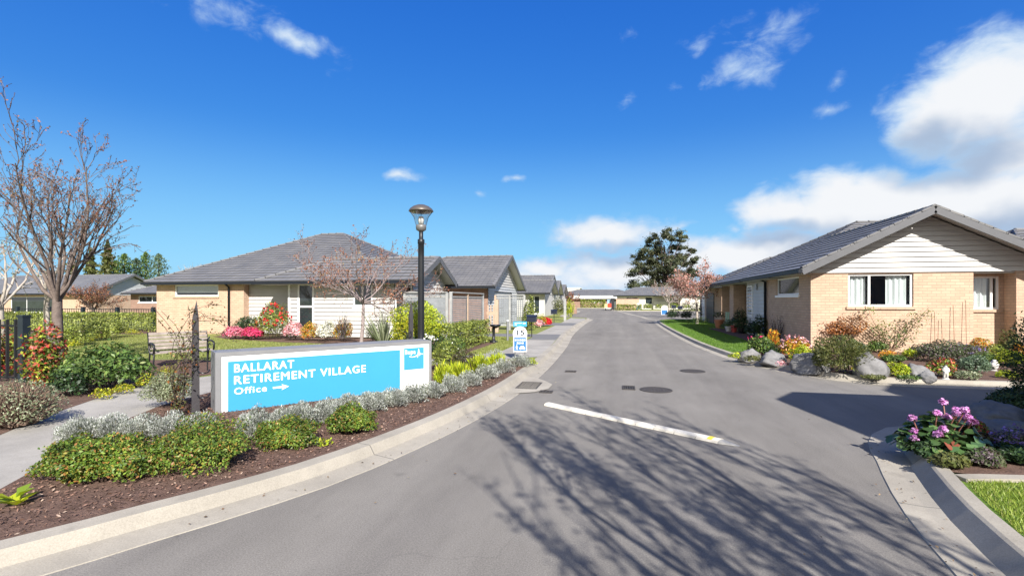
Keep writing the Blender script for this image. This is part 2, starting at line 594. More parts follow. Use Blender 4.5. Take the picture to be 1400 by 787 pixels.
def crown_points(rng, n, c, r, lumps=9, shell=.5, zmin=-.3, rough=.30):
    """points filling an uneven crown; returns points and outward directions"""
    d = lump_dirs(rng, n, zmin)
    n = len(d)
    cd = unit(rng.normal(size=(lumps, 3)) + [0, 0, .3])
    amp = rng.uniform(.3, 1.0, lumps)
    dot = np.clip(d @ cd.T, 0, 1) ** 10 * amp
    rad = (1 - rough) + rough * 1.25 * dot.max(1)
    t = 1 - (1 - shell) * rng.random(n) ** 1.7
    t = np.where(rng.random(n) < .07, t * rng.uniform(1.0, 1.16, n), t) / (1 - rough * .42)
    p = np.array(c) + d * np.array(r) * (rad * t)[:, None]
    return p, d


PAL = {
    'green': [((.075, .13, .028), 5), ((.115, .18, .038), 3), ((.045, .085, .022), 3), ((.17, .20, .06), 1)],
    'lime': [((.38, .43, .022), 5), ((.26, .35, .02), 3), ((.48, .50, .05), 2), ((.13, .19, .02), 1)],
    'yellow': [((.42, .40, .02), 4), ((.30, .33, .02), 4), ((.16, .21, .02), 2), ((.08, .10, .02), 1), ((.40, .22, .03), .7)],
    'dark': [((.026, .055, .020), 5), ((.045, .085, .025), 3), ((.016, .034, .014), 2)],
    'silver': [((.35, .365, .345), 5), ((.46, .475, .46), 3), ((.21, .23, .20), 3), ((.12, .14, .09), 1.5)],
    'greyg': [((.22, .25, .15), 4), ((.30, .32, .21), 3), ((.13, .16, .08), 3)],
    'pieris': [((.105, .175, .024), 5), ((.165, .235, .034), 4), ((.055, .10, .018), 3.5), ((.24, .20, .035), 2), ((.28, .13, .04), 1)],
    'photinia': [((.33, .035, .028), 3), ((.50, .12, .09), 2), ((.13, .19, .025), 4), ((.32, .36, .04), 3), ((.06, .09, .02), 4), ((.36, .13, .03), .7)],
    'nandina': [((.55, .22, .025), 3), ((.48, .36, .03), 3), ((.40, .09, .03), 2), ((.18, .22, .03), 2)],
    'rust': [((.26, .095, .03), 4), ((.33, .15, .05), 3), ((.15, .055, .025), 2)],
    'brown': [((.085, .070, .035), 4), ((.060, .062, .026), 3), ((.12, .09, .05), 2)],
    'olive': [((.115, .125, .035), 4), ((.085, .105, .03), 3), ((.17, .17, .06), 2), ((.06, .07, .025), 1)],
    'blue': [((.11, .16, .10), 4), ((.15, .21, .13), 2), ((.07, .11, .06), 2)],
    'hedge': [((.20, .24, .045), 5), ((.29, .32, .07), 3), ((.10, .13, .03), 3)],
    'mauve': [((.10, .11, .06), 3), ((.14, .10, .12), 2), ((.07, .10, .04), 3)],
    'autumn': [((.22, .085, .05), 4), ((.28, .13, .075), 3), ((.15, .06, .035), 2), ((.26, .19, .09), 1)],
    'blossom': [((.42, .22, .19), 5), ((.34, .15, .12), 3), ((.48, .32, .27), 2), ((.24, .12, .08), 2)],
    'euca': [((.080, .098, .052), 5), ((.12, .13, .066), 3), ((.05, .062, .036), 3), ((.16, .145, .07), 1.2)],
    'pinkf': [((.62, .17, .26), 4), ((.70, .35, .42), 3), ((.50, .08, .16), 2)],
    'palepink': [((.72, .38, .42), 4), ((.76, .52, .53), 3), ((.62, .24, .30), 2)],
    'redf': [((.55, .022, .03), 4), ((.66, .05, .06), 2), ((.42, .02, .03), 2)],
    'magenta': [((.55, .045, .14), 4), ((.64, .11, .22), 2)],
    'whitef': [((.78, .76, .72), 5), ((.66, .66, .58), 2)],
    'mauvef': [((.52, .23, .52), 4), ((.62, .36, .62), 3), ((.40, .13, .38), 2)],
    'purplef': [((.20, .15, .42), 4), ((.30, .24, .52), 2)],
    'yellowf': [((.62, .48, .02), 4), ((.48, .44, .03), 3)],
    'orangef': [((.66, .26, .02), 4), ((.58, .36, .03), 3)],
}


def foliage(name, rng, c, r, n, leaf, pal, parent=None, style='broad', m=None, shell=.5, zmin=-.3, lumps=9, rough=.30, aspect=.45):
    P, D = crown_points(rng, n, c, r, lumps, shell, zmin, rough)
    return scatter(name, rng, P, D, leaf, pal, parent, style, m, aspect)


def scatter(name, rng, P, D, leaf, pal, parent=None, style='broad', m=None, aspect=.45, vb=.25):
    n = len(P)
    J = unit(rng.normal(size=(n, 3)))
    if style == 'broad':
        N = unit(D * .8 + J * .7 + [0, 0, .45])
        T = unit(np.cross(N, unit(rng.normal(size=(n, 3)))) + D * .35)
    elif style == 'spike':
        T = unit(D * .55 + J * .40 + [0, 0, .85])
        N = unit(rng.normal(size=(n, 3)))
    elif style == 'needle':
        T = unit(D * .9 + J * .8)
        N = unit(rng.normal(size=(n, 3)))
    else:
        N = J
        T = unit(rng.normal(size=(n, 3)))
    L = leaf * rng.uniform(.6, 1.3, n)
    co, q = leaf_arrays(P, T, N, L, L * aspect)
    # new growth and older leaves come in patches
    ph = rng.uniform(0, 6.28, 4)
    k = 2.2 / max(.12, float(np.ptp(P[:, 0])) * .5)
    w = np.sin(P[:, 0] * k * 1.7 + ph[0]) * np.sin(P[:, 1] * k * 1.9 + ph[1]) + .6 * np.sin(P[:, 2] * k * 2.6 + P[:, 0] * k * 3.1 + ph[2])
    tint = pick(rng, pal, n, vb) * (1 + .24 * w)[:, None]
    return mesh_np(name, co, q, tint, m or LEAF, parent)


def stems_mb(rng, c, r, n, rad=.006, base=.15):
    mb = MB()
    c = np.array(c)
    for _ in range(n):
        d = unit(rng.normal(size=3) * [1, 1, .5] + [0, 0, .8])
        e = c + d * np.array(r) * rng.uniform(.6, .92)
        b = np.array([c[0] + rng.uniform(-base, base) * r[0] * 2, c[1] + rng.uniform(-base, base) * r[1] * 2, c[2] - r[2] * .55])
        mid = (b + e) / 2 + rng.normal(size=3) * .05 * r[0]
        mb.tube([b, mid, e], [rad * 1.4, rad, rad * .5], 4, False)
    return mb

# ------------------------------------------------------------------ ground, road, kerbs, paths, beds
def sheet(name, poly, z, m, edge=0.0):
    mb = MB()
    from mathutils.geometry import tessellate_polygon
    pts = [Vector((p[0], p[1], z)) for p in poly]
    for t in tessellate_polygon([pts]):
        q = [pts[i] for i in t]
        if (q[1] - q[0]).cross(q[2] - q[0]).z < 0:
            q = q[::-1]
        mb.face(q)
    return struct(name, mb, m)


def sweep(name, path, prof, m):
    """sweep a profile (offset to the right of travel, height) along a ground path; one mesh"""
    p = [Vector((q[0], q[1])) for q in path]
    nrm = []
    for i in range(len(p)):
        d = (p[min(i + 1, len(p) - 1)] - p[max(i - 1, 0)]).normalized()
        nrm.append(Vector((d.y, -d.x)))
    mb = MB()
    s = 0.0
    for i in range(len(p) - 1):
        ds = (p[i + 1] - p[i]).length
        for (o0, z0), (o1, z1) in zip(prof, prof[1:]):
            a, b = p[i] + nrm[i] * o0, p[i] + nrm[i] * o1
            c, d = p[i + 1] + nrm[i + 1] * o1, p[i + 1] + nrm[i + 1] * o0
            mb.face([(a.x, a.y, z0), (d.x, d.y, z0), (c.x, c.y, z1), (b.x, b.y, z1)][::-1], [(s, o0), (s + ds, o0), (s + ds, o1), (s, o1)][::-1])
        s += ds
    # end caps
    for i in (0, len(p) - 1):
        pts = [(p[i] + nrm[i] * o).to_3d() + Vector((0, 0, z)) for o, z in prof] + [(p[i] + nrm[i] * o).to_3d() + Vector((0, 0, -.03)) for o in (prof[-1][0], prof[0][0])]
        mb.face(pts)
    return struct(name, mb, m)


# the land itself runs to the horizon
g = MB()
for i in range(-6, 6):
    for j in range(-6, 6):
        g.face([(i * 300, j * 300, -.06), (i * 300 + 300, j * 300, -.06), (i * 300 + 300, j * 300 + 300, -.06), (i * 300, j * 300 + 300, -.06)])
struct('ground', g, LAWN)
rd = MB()
for i in range(-8, 8):
    for j in range(-3, 14):
        rd.face([(i * 9, j * 9, 0), (i * 9 + 9, j * 9, 0), (i * 9 + 9, j * 9 + 9, 0), (i * 9, j * 9 + 9, 0)])
struct('road', rd, ASPHALT)

ZL = .10
LK = catmull([(-14, -9), (-9.2, -4.6), (-5.55, 0), (-4.02, 2.35), (-3.66, 2.97), (-3.22, 3.77), (-2.9, 4.6), (-2.5, 6.4), (-2.27, 8.44), (-2.2, 10.4), (-2.2, 13), (-2.33, 17.8), (-2.62, 23.4), (-2.74, 30),
              (-2.74, 37), (-2.62, 41.5), (-2.75, 43.2), (-3.6, 44.6), (-5.2, 46), (-5.8, 50), (-5.8, 60), (-5.9, 71), (-6.8, 77), (-9.5, 79.4), (-14, 80), (-70, 80)])
RK = catmull([(70, 11.42), (20, 11.42), (9, 11.42), (7.4, 11.36), (5.6, 11.36), (4.75, 11.75), (4.0, 13.0), (3.52, 14.7), (3.3, 16.6), (3.08, 20), (2.97, 26), (2.97, 33), (3.1, 38.3), (3.45, 40.6), (4.8, 42.2), (7, 42.6), (40, 42.6)])
LOTL = [(p.x, p.y) for p in LK]
LOTR = [(p.x, p.y) for p in RK]
sheet('lawn', LOTL + [(-70, -9)], ZL, LAWN)
sheet('lawn', LOTR + [(70, 42.6)], ZL, LAWN_LUSH)
KP = [(0, ZL + .012), (.17, ZL + .012), (.235, .018), (.50, .006), (.52, -.02)]
sweep('kerb', [(p.x - .0, p.y) for p in LK], KP, KERB)
KPR = [(o * .8, z) for o, z in KP]
sweep('kerb', [(p.x, p.y) for p in RK][::-1], KPR, KERB)
# corner lot in front on the right: broad dished channel, then an upstand that starts at its own blunt end
FG = catmull([(40, 7.32), (10, 7.32), (5.2, 7.38), (4.35, 7.25), (3.75, 6.95), (3.35, 6.35), (3.10, 5.62), (2.80, 4.72), (2.56, 3.75), (2.33, 2.2), (2.2, 0), (2.15, -6), (2.15, -14)])
sheet('lawn', [(p.x, p.y) for p in FG] + [(40, -14)], ZL + .012, LAWN_LUSH)
sweep('gutter', [(p.x, p.y) for p in FG], [(-.02, .128), (.07, .124), (.11, .06), (.17, .016), (.30, .008), (.47, .010), (.49, -.02)], KERB)
up = [(p.x, p.y) for p in FG if p.y < 5.75]
sweep('kerb', up, [(-.03, .0), (-.03, .142), (.07, .138), (.095, .126), (.20, .012)], KERB)
# kerb around the turning area at the end of the street
FK = catmull([(-70, 99), (-9, 99), (2, 98), (3.5, 96)])
sheet('lawn', [(p.x, p.y) for p in FK] + [(30, 130), (-70, 130)], ZL, LAWN)
sweep('kerb', [(p.x, p.y) for p in FK], KP, KERB)
FR = catmull([(40, 75.5), (6, 75.5), (1.0, 75.8), (-.2, 77), (-.6, 80), (-.6, 96)])
sheet('lawn', [(p.x, p.y) for p in FR] + [(40, 96)], ZL, LAWN)
sweep('kerb', [(p.x, p.y) for p in FR][::-1], KP, KERB)
# flush concrete strip between the street and the paved court on the right
sweep('concrete_strip', catmull([(-.1, 75.4), (1.1, 62), (2.3, 50), (3.0, 43.6), (6.5, 43.5)]), [(-.22, -.01), (-.22, .012), (.22, .012), (.22, -.01)], KERB)

# paths and drives on the left lot
sheet('footpath', [(-7.2, .6), (-6.75, 2.2), (-7.14, 4.28), (-7.67, 5.07), (-8.3, 6.3), (-8.75, 7.6), (-8.2, 9.0), (-6.4, 10.8), (-4.9, 12.3), (-3.55, 14.5), (-3.55, 19.2), (-2.42, 19.2), (-2.29, 16.5), (-2.2, 13.4),
                   (-3.3, 12.4), (-5.0, 10.6), (-6.5, 8.8), (-6.95, 7.6), (-6.75, 6.0), (-6.01, 4.22), (-5.32, 3.43), (-5.08, 3.04), (-5.25, 1.7), (-5.9, .6)], ZL + .006, PATHC)
sheet('footpath', [(-3.75, 22.3), (-3.85, 30.2), (-2.745, 30.2), (-2.6, 22.3)], ZL + .006, PATHC)
sheet('footpath', [(-3.9, 33.6), (-4.1, 43), (-2.8, 42.5), (-2.66, 40), (-2.76, 37), (-2.745, 33.6)], ZL + .006, PATHC)
DRIVE = mat('drive_asphalt', (.15, .148, .147), .85, var=.2, vscale=1.5, bump=.3, bscale=120)
sheet('driveway', [(-7.4, 22.3), (-2.56, 22.3), (-2.42, 19.2), (-3.6, 19.2), (-3.6, 20.4), (-7.4, 20.4)], ZL + .010, DRIVE)
sheet('driveway', [(-7.0, 30.2), (-7.0, 33.6), (-2.745, 33.6), (-2.745, 30.2)], ZL + .010, DRIVE)
# planting beds
sheet('garden_bed', [(p.x - .0, p.y) for p in LK if -1 < p.y < 13.0] + [(-3.3, 12.4), (-5.0, 10.6), (-6.5, 8.8), (-6.95, 7.6), (-6.75, 6.0), (-6.01, 4.22), (-5.32, 3.43), (-5.08, 3.04), (-5.25, 1.7), (-5.9, .6)],
      ZL + .012, MULCH)
sheet('garden_bed', [(-6.75, 2.2), (-7.14, 4.28), (-7.67, 5.07), (-8.3, 6.3), (-8.75, 7.6), (-8.5, 9.0), (-9.6, 10.6), (-11.2, 10.8), (-13.0, 10.2), (-15, 9), (-15, 2.2)], ZL + .008, MULCH)
sheet('garden_bed', [(-17.4, 17.9), (-15.5, 16.75), (-12.5, 16.0), (-8.5, 15.6), (-6.2, 16.4), (-6.2, 17.7), (-8.2, 18.4), (-13.9, 18.4), (-13.9, 19.6), (-17.4, 19.6)], ZL + .006, MULCH)
sheet('garden_bed', [(-6.0, 12.2), (-4.45, 12.4), (-4.35, 17.8), (-6.3, 18.0), (-6.6, 14)], ZL + .006, MULCH)
sheet('garden_bed', [(-34, 17.0), (-25, 17.6), (-22, 18.4), (-22, 21.5), (-36, 21.5)], ZL + .005, MULCH)
RB = [(p.x, p.y) for p in RK if p.x < 30 and p.y < 15.9]
sheet('garden_bed', RB + [(3.9, 16.3), (4.7, 17.4), (5.0, 22), (4.9, 29), (5.95, 29), (5.95, 16.93), (30, 16.93)], ZL + .014, MULCH)
sheet('garden_bed', [(p.x, p.y) for p in FG if p.y > 5.05 and p.x < 30] + [(3.2, 5.12), (4.6, 5.32), (30, 6.2)], ZL + .03, MULCH)
sweep('edging_strip', [(2.95, 5.02), (3.2, 5.08), (4.6, 5.28), (30, 6.15)], [(-.06, .08), (-.06, .142), (.06, .142), (.06, .08)], KERB)

# drain grate set in the bulge of the left channel
mb = MB()
ang = math.atan2(1.2, -.12)
sheet('sump_apron', [(-1.95, 8.45), (-1.50, 8.75), (-1.30, 9.1), (-1.28, 9.6), (-1.45, 9.95), (-1.72, 10.35), (-1.95, 10.6)], .014, KERB)


def flat_cover(name, label, cat, c, rad=None, size=None, slots=6, m=None, group=None):
    m = m or mat('cast_iron', (.060, .052, .047), .75, var=.4, vscale=14, bump=.6, bscale=60)
    t = thing(name, label, cat, (c[0], c[1], .004), group)
    fr, ct = MB(), MB()
    if rad:
        n = 28
        fr.lathe([(rad, 0), (rad, .008), (rad * .9, .009), (rad * .9, .002)], (c[0], c[1], .003), n)
        ct.lathe([(rad * .89, .0), (rad * .89, .006), (0, .006)], (c[0], c[1], .003), n)
        for i in range(-4, 5):
            for j in range(-4, 5):
                x, y = i * rad * .19, j * rad * .19
                if math.hypot(x, y) < rad * .8 and (i + j) % 2 == 0:
                    ct.box(c[0] + x - rad * .06, c[0] + x + rad * .06, c[1] + y - rad * .06, c[1] + y + rad * .06, .007, .013)
    else:
        w, l = size
        x0, x1, y0, y1 = c[0] - w / 2, c[0] + w / 2, c[1] - l / 2, c[1] + l / 2
        for b in ((x0, x1, y0, y0 + .03), (x0, x1, y1 - .03, y1), (x0, x0 + .03, y0 + .03, y1 - .03), (x1 - .03, x1, y0 + .03, y1 - .03)):
            fr.box(*b, .003, .017)
        for i in range(slots):
            a = x0 + .03 + (w - .06) * (i + .25) / slots
            ct.box(a, a + (w - .06) / slots * .5, y0 + .03, y1 - .03, .005, .014)
        pit = MB().box(x0 + .03, x1 - .03, y0 + .03, y1 - .03, .0035, .0046)
        pit.build('pit', mat('pit_dark', (.012, .012, .012), .9), t)
    fr.build('frame', m, t)
    ct.build('cover' if rad else 'grate', m, t)
    return t


flat_cover('drain_grate', 'black slotted drain grate set in the concrete channel by the left kerb', 'drain', (-1.72, 9.42), size=(.42, .75), slots=9)
flat_cover('manhole_cover', 'large round brown manhole cover beside the small square grate on the road', 'manhole cover', (.70, 9.50), rad=.30)
flat_cover('manhole_cover', 'round manhole cover farther up the road, near the right kerb', 'manhole cover', (1.74, 12.2), rad=.29)
flat_cover('valve_cover', 'small square iron grate on the road just left of the big manhole', 'drain', (.20, 9.6), size=(.24, .40), slots=4)
flat_cover('valve_cover', 'thin dark service cover on the road a few steps from the left kerb, farther one', 'service cover', (-1.10, 11.5), size=(.26, .22), slots=3)
flat_cover('valve_cover', 'thin dark service cover on the road beside the kerb drain, nearer one', 'service cover', (-1.30, 8.85), size=(.24, .20), slots=3)

# speed hump: a low cream ridge made of rubber pieces, tapered at the ends
hump = thing('speed_hump', 'narrow cream speed hump lying across the road with a yellow mark at its pointed end', 'speed hump', (0, 7, 0))
a, b = Vector((-1.12, 7.78, 0)), Vector((1.20, 6.17, 0))
dr = (b - a).normalized()
nr = Vector((-dr.y, dr.x, 0))
CREAM = mat('hump_cream_paint', (.66, .615, .53), .7, var=.22, vscale=5, bump=.4, bscale=60)
body, gapm = MB(), MB()
NSEG = 10
Ls = (b - a).length
prof = [(-.085, .002), (-.075, .028), (-.03, .042), (.03, .042), (.08, .024), (.095, .002)]
for i in range(NSEG):
    p0, p1 = a + dr * (Ls * i / NSEG + .004), a + dr * (Ls * (i + 1) / NSEG - .003)
    for (o0, z0), (o1, z1) in zip(prof, prof[1:]):
        q = [p0 + nr * o0 + V3(0, 0, z0), p1 + nr * o0 + V3(0, 0, z0), p1 + nr * o1 + V3(0, 0, z1), p0 + nr * o1 + V3(0, 0, z1)]
        body.face(q)
    for p in (p0, p1):
        body.face([p + nr * o + V3(0, 0, z) for o, z in prof])
for (o0, z0), (o1, z1) in zip(prof, prof[1:]):
    gapm.face([a + nr * o0 + V3(0, 0, z0 * .8), b + nr * o0 + V3(0, 0, z0 * .8), b + nr * o1 + V3(0, 0, z1 * .8), a + nr * o1 + V3(0, 0, z1 * .8)])
body.build('hump_body', CREAM, hump)
gapm.build('base_strip', mat('rubber_dark', (.05, .048, .045), .8), hump)
for base, sg in ((a, -1), (b, 1)):
    endm = MB()
    tip = base + dr * sg * (.22 if sg > 0 else .06)
    for (o0, z0), (o1, z1) in zip(prof, prof[1:]):
        endm.face([base + nr * o0 + V3(0, 0, z0 * .85), base + nr * o1 + V3(0, 0, z1 * .85), tip + nr * o1 * .25 + V3(0, 0, .004), tip + nr * o0 * .25 + V3(0, 0, .004)])
    endm.build('end_piece', mat('hump_end_grey', (.30, .29, .27), .7, var=.2), hump)
ym = MB()
p0, p1 = b - dr * .14, b - dr * .08
for (o0, z0), (o1, z1) in zip(prof[1:-1], prof[2:-1]):
    ym.face([p0 + nr * o0 + V3(0, 0, z0 + .003), p1 + nr * o0 + V3(0, 0, z0 + .003), p1 + nr * o1 + V3(0, 0, z1 + .003), p0 + nr * o1 + V3(0, 0, z1 + .003)])
ym.build('yellow_mark', mat('yellow_paint', (.62, .47, .05), .6, var=.2), hump)


# ------------------------------------------------------------------ house building
def clip_band(poly, t0, t1):
    def half(p, t, keep_above):
        out = []
        for i in range(len(p)):
            a, b = p[i], p[(i + 1) % len(p)]
            ia, ib = (a[1] >= t) == keep_above or a[1] == t, (b[1] >= t) == keep_above or b[1] == t
            if ia:
                out.append(a)
            if ia != ib:
                u = (t - a[1]) / (b[1] - a[1])
                out.append((a[0] + (b[0] - a[0]) * u, t))
        return out
    p = half(poly, t0, True)
    return half(p, t1, False) if len(p) > 2 else []


def courses(mb, poly, lip=.028, step=.34):
    """roof plane as stepped tile courses; poly[0]-poly[1] is the eave"""
    P = [Vector(p) for p in poly]
    s = (P[1] - P[0]).normalized()
    cen = sum(P, Vector()) / len(P)
    t = cen - P[0]
    t = (t - s * t.dot(s)).normalized()
    n = s.cross(t)
    if n.z < 0:
        n = -n
    pl = [((p - P[0]).dot(s), (p - P[0]).dot(t)) for p in P]
    top = max(q[1] for q in pl)
    k = 0
    while k * step < top - .01:
        t0, t1 = k * step, min((k + 1) * step, top)
        c = clip_band(pl, t0, t1)
        if len(c) > 2:
            def W(q):
                h = .004 + lip * (1 - (q[1] - t0) / step)
                return P[0] + s * q[0] + t * q[1] + n * h
            f = [W(q) for q in c]
            nn = (f[1] - f[0]).cross(f[2] - f[0])
            uv = [(q[0] + (.17 if k % 2 else 0), q[1]) for q in c]
            if nn.dot(n) < 0:
                f, uv = f[::-1], uv[::-1]
            mb.face(f, uv)
            lo = [q for q in c if abs(q[1] - t0) < 1e-6]
            if len(lo) >= 2:
                x0, x1 = min(q[0] for q in lo), max(q[0] for q in lo)
                A, B = P[0] + s * x0 + t * t0, P[0] + s * x1 + t * t0
                mb.face([A + n * (lip + .004), B + n * (lip + .004), B - n * .01, A - n * .01], [(x0, t0), (x1, t0), (x1, t0 - .02), (x0, t0 - .02)])
        k += 1


def ridge_caps(mb, a, b, r=.065):
    a, b = Vector(a), Vector(b)
    L = (b - a).length
    n = max(1, int(L / .42))
    for i in range(n):
        p, q = a + (b - a) * (i / n), a + (b - a) * ((i + 1.06) / n if i < n - 1 else 1)
        mb.tube([p + V3(0, 0, .012), q], [r * 1.1, r * .92], 6)


def roof(parent, x0, x1, y0, y1, ze, rz, axis='x', r0=None, r1=None, rm=None, soffit=True, barge=(1, 1), west_from=None, nocap=()):
    """hip / gable roof; ridge along axis from r0 to r1 (r0 == x0 gives a gable end)"""
    rm = rm or ROOF
    rf, caps, sof = MB(), MB(), MB()
    if axis == 'x':
        a0, a1, b0, b1 = x0, x1, y0, y1
        T = lambda a, b, z: Vector((a, b, z))
    else:
        a0, a1, b0, b1 = y0, y1, x0, x1
        T = lambda a, b, z: Vector((b, a, z))
    bm = (b0 + b1) / 2
    r0 = a0 + (b1 - b0) / 2 if r0 is None else r0
    r1 = a1 - (b1 - b0) / 2 if r1 is None else r1
    A, B = T(r0, bm, rz), T(r1, bm, rz)
    c = {(i, j): T(a, b, ze) for i, a in enumerate((a0, a1)) for j, b in enumerate((b0, b1))}
    courses(rf, [c[0, 0], c[1, 0], B, A])
    courses(rf, [c[1, 1], c[0, 1], A, B])
    ridge_caps(caps, A, B)
    for end, r, ae in ((0, r0, a0), (1, r1, a1)):
        ap = T(r, bm, rz)
        if abs(r - ae) > .01:
            courses(rf, [c[end, 0], c[end, 1], ap])
            for j in (0, 1):
                if (end, j) not in nocap:
                    ridge_caps(caps, c[end, j] + V3(0, 0, .015), ap, .058)
        elif barge[end]:
            sg = -1 if end == 0 else 1
            for j in (0, 1):
                e = c[end, j]
                off = T(sg * .022, 0, 0) - T(0, 0, 0)
                MB().bar(e + off + V3(0, 0, -.10), ap + off + V3(0, 0, -.10), .04, .19).build('bargeboard', BARGE, parent)
                # barge cap tiles
                L = (ap - e).length
                k = int(L / .36)
                for i in range(k):
                    p, q = e.lerp(ap, i / k), e.lerp(ap, (i + .96) / k)
                    ins = T(-sg * .05, 0, 0) - T(0, 0, 0)
                    caps.bar(p + ins + V3(0, 0, .045), q + ins + V3(0, 0, .035), .19, .05)
                # sloping soffit under the verge
                ins = T(-sg * .62, 0, 0) - T(0, 0, 0)
                dn = V3(0, 0, -.05)
                MB().face([e + dn, ap + dn, ap + ins + dn, e + ins + dn]).build('verge_soffit', SOFFIT, parent)
    # gutters on the level eaves
    lev = []
    lev.append((c[0, 0], c[1, 0], T(0, -1, 0)))
    lev.append((c[0, 1], c[1, 1], T(0, 1, 0)))
    if abs(r0 - a0) > .01:
        lev.append((c[0, 0], c[0, 1], T(-1, 0, 0)))
    if abs(r1 - a1) > .01:
        lev.append((c[1, 0], c[1, 1], T(1, 0, 0)))
    for p, q, o in lev:
        d = (q - p).normalized() * .055
        if west_from is not None and o.x < -.5:
            p, q = Vector((p.x, max(p.y, west_from), p.z)), Vector((q.x, max(q.y, west_from), q.z))
        MB().bar(p - d + o * .055 + V3(0, 0, -.075), q + d + o * .055 + V3(0, 0, -.075), .11, .115).build('gutter', FASCIA, parent)
    rf.build('roof', rm, parent)
    ro = [x for x in parent.children if x.name.startswith('roof')][-1]
    caps.build('ridge_caps', rm, ro)
    if soffit:
        zs = ze - .135
        if axis == 'x':
            sof.box(x0 + (.62 if abs(r0 - a0) < .01 else .02), x1 - (.62 if abs(r1 - a1) < .01 else .02), y0 + .02, y1 - .02, zs, zs + .02)
        else:
            sof.box(x0 + .02, x1 - .02, y0 + (.62 if abs(r0 - a0) < .01 else .02), y1 - (.62 if abs(r1 - a1) < .01 else .02), zs, zs + .02)
        sof.build('soffit', SOFFIT, parent)


def AX(axis, const, sg, a, o, z):
    return (a, const + sg * o, z) if axis == 'y' else (const + sg * o, a, z)


def abox(mb, axis, const, sg, a0, a1, o0, o1, z0, z1):
    p, q = AX(axis, const, sg, a0, o0, z0), AX(axis, const, sg, a1, o1, z1)
    mb.box(min(p[0], q[0]), max(p[0], q[0]), min(p[1], q[1]), max(p[1], q[1]), z0, z1)


def wall(mb, axis, const, sg, a0, a1, z0, z1, holes=(), depth=.10):
    A = sorted({a0, a1} | {h[0] for h in holes} | {h[1] for h in holes})
    Z = sorted({z0, z1} | {h[2] for h in holes} | {h[3] for h in holes})
    for i in range(len(A) - 1):
        for j in range(len(Z) - 1):
            ca, cz = (A[i] + A[i + 1]) / 2, (Z[j] + Z[j + 1]) / 2
            if any(h[0] < ca < h[1] and h[2] < cz < h[3] for h in holes):
                continue
            mb.face([AX(axis, const, sg, a, 0, z) for a, z in ((A[i], Z[j]), (A[i + 1], Z[j]), (A[i + 1], Z[j + 1]), (A[i], Z[j + 1]))])
    for h in holes:
        for (p, q) in (((h[0], h[2]), (h[0], h[3])), ((h[1], h[2]), (h[1], h[3])), ((h[0], h[2]), (h[1], h[2])), ((h[0], h[3]), (h[1], h[3]))):
            mb.face([AX(axis, const, sg, p[0], 0, p[1]), AX(axis, const, sg, q[0], 0, q[1]), AX(axis, const, sg, q[0], -depth, q[1]), AX(axis, const, sg, p[0], -depth, p[1])])


def boards(mb, axis, const, sg, poly, pitch=.175, lip=.040, holes=()):
    """lapped weatherboards on a wall polygon given in (along, height)"""
    z0, z1 = min(p[1] for p in poly), max(p[1] for p in poly)
    k = 0
    while z0 + k * pitch < z1 - .01:
        t0, t1 = z0 + k * pitch, min(z0 + (k + 1) * pitch, z1)
        k += 1
        c = clip_band(poly, t0, t1)
        if len(c) < 3:
            continue
        pieces = [c]
        for h in holes:
            if h[2] < t1 - .01 and h[3] > t0 + .01:
                new = []
                for pc in pieces:
                    sw = [(q[1], q[0]) for q in pc]
                    for lo, hi in ((-1e4, h[0]), (h[1], 1e4)):
                        cc = clip_band(sw, lo, hi)
                        if len(cc) > 2:
                            new.append([(q[1], q[0]) for q in cc])
                pieces = new
        for pc in pieces:
            off = lambda z: .004 + lip * (1 - (z - t0) / pitch)
            mb.face([AX(axis, const, sg, q[0], off(q[1]), q[1]) for q in pc])
            lo = [q[0] for q in pc if abs(q[1] - t0) < 1e-6]
            if len(lo) >= 2:
                mb.face([AX(axis, const, sg, a, o, t0) for a, o in ((min(lo), lip + .004), (max(lo), lip + .004), (max(lo), 0), (min(lo), 0))])


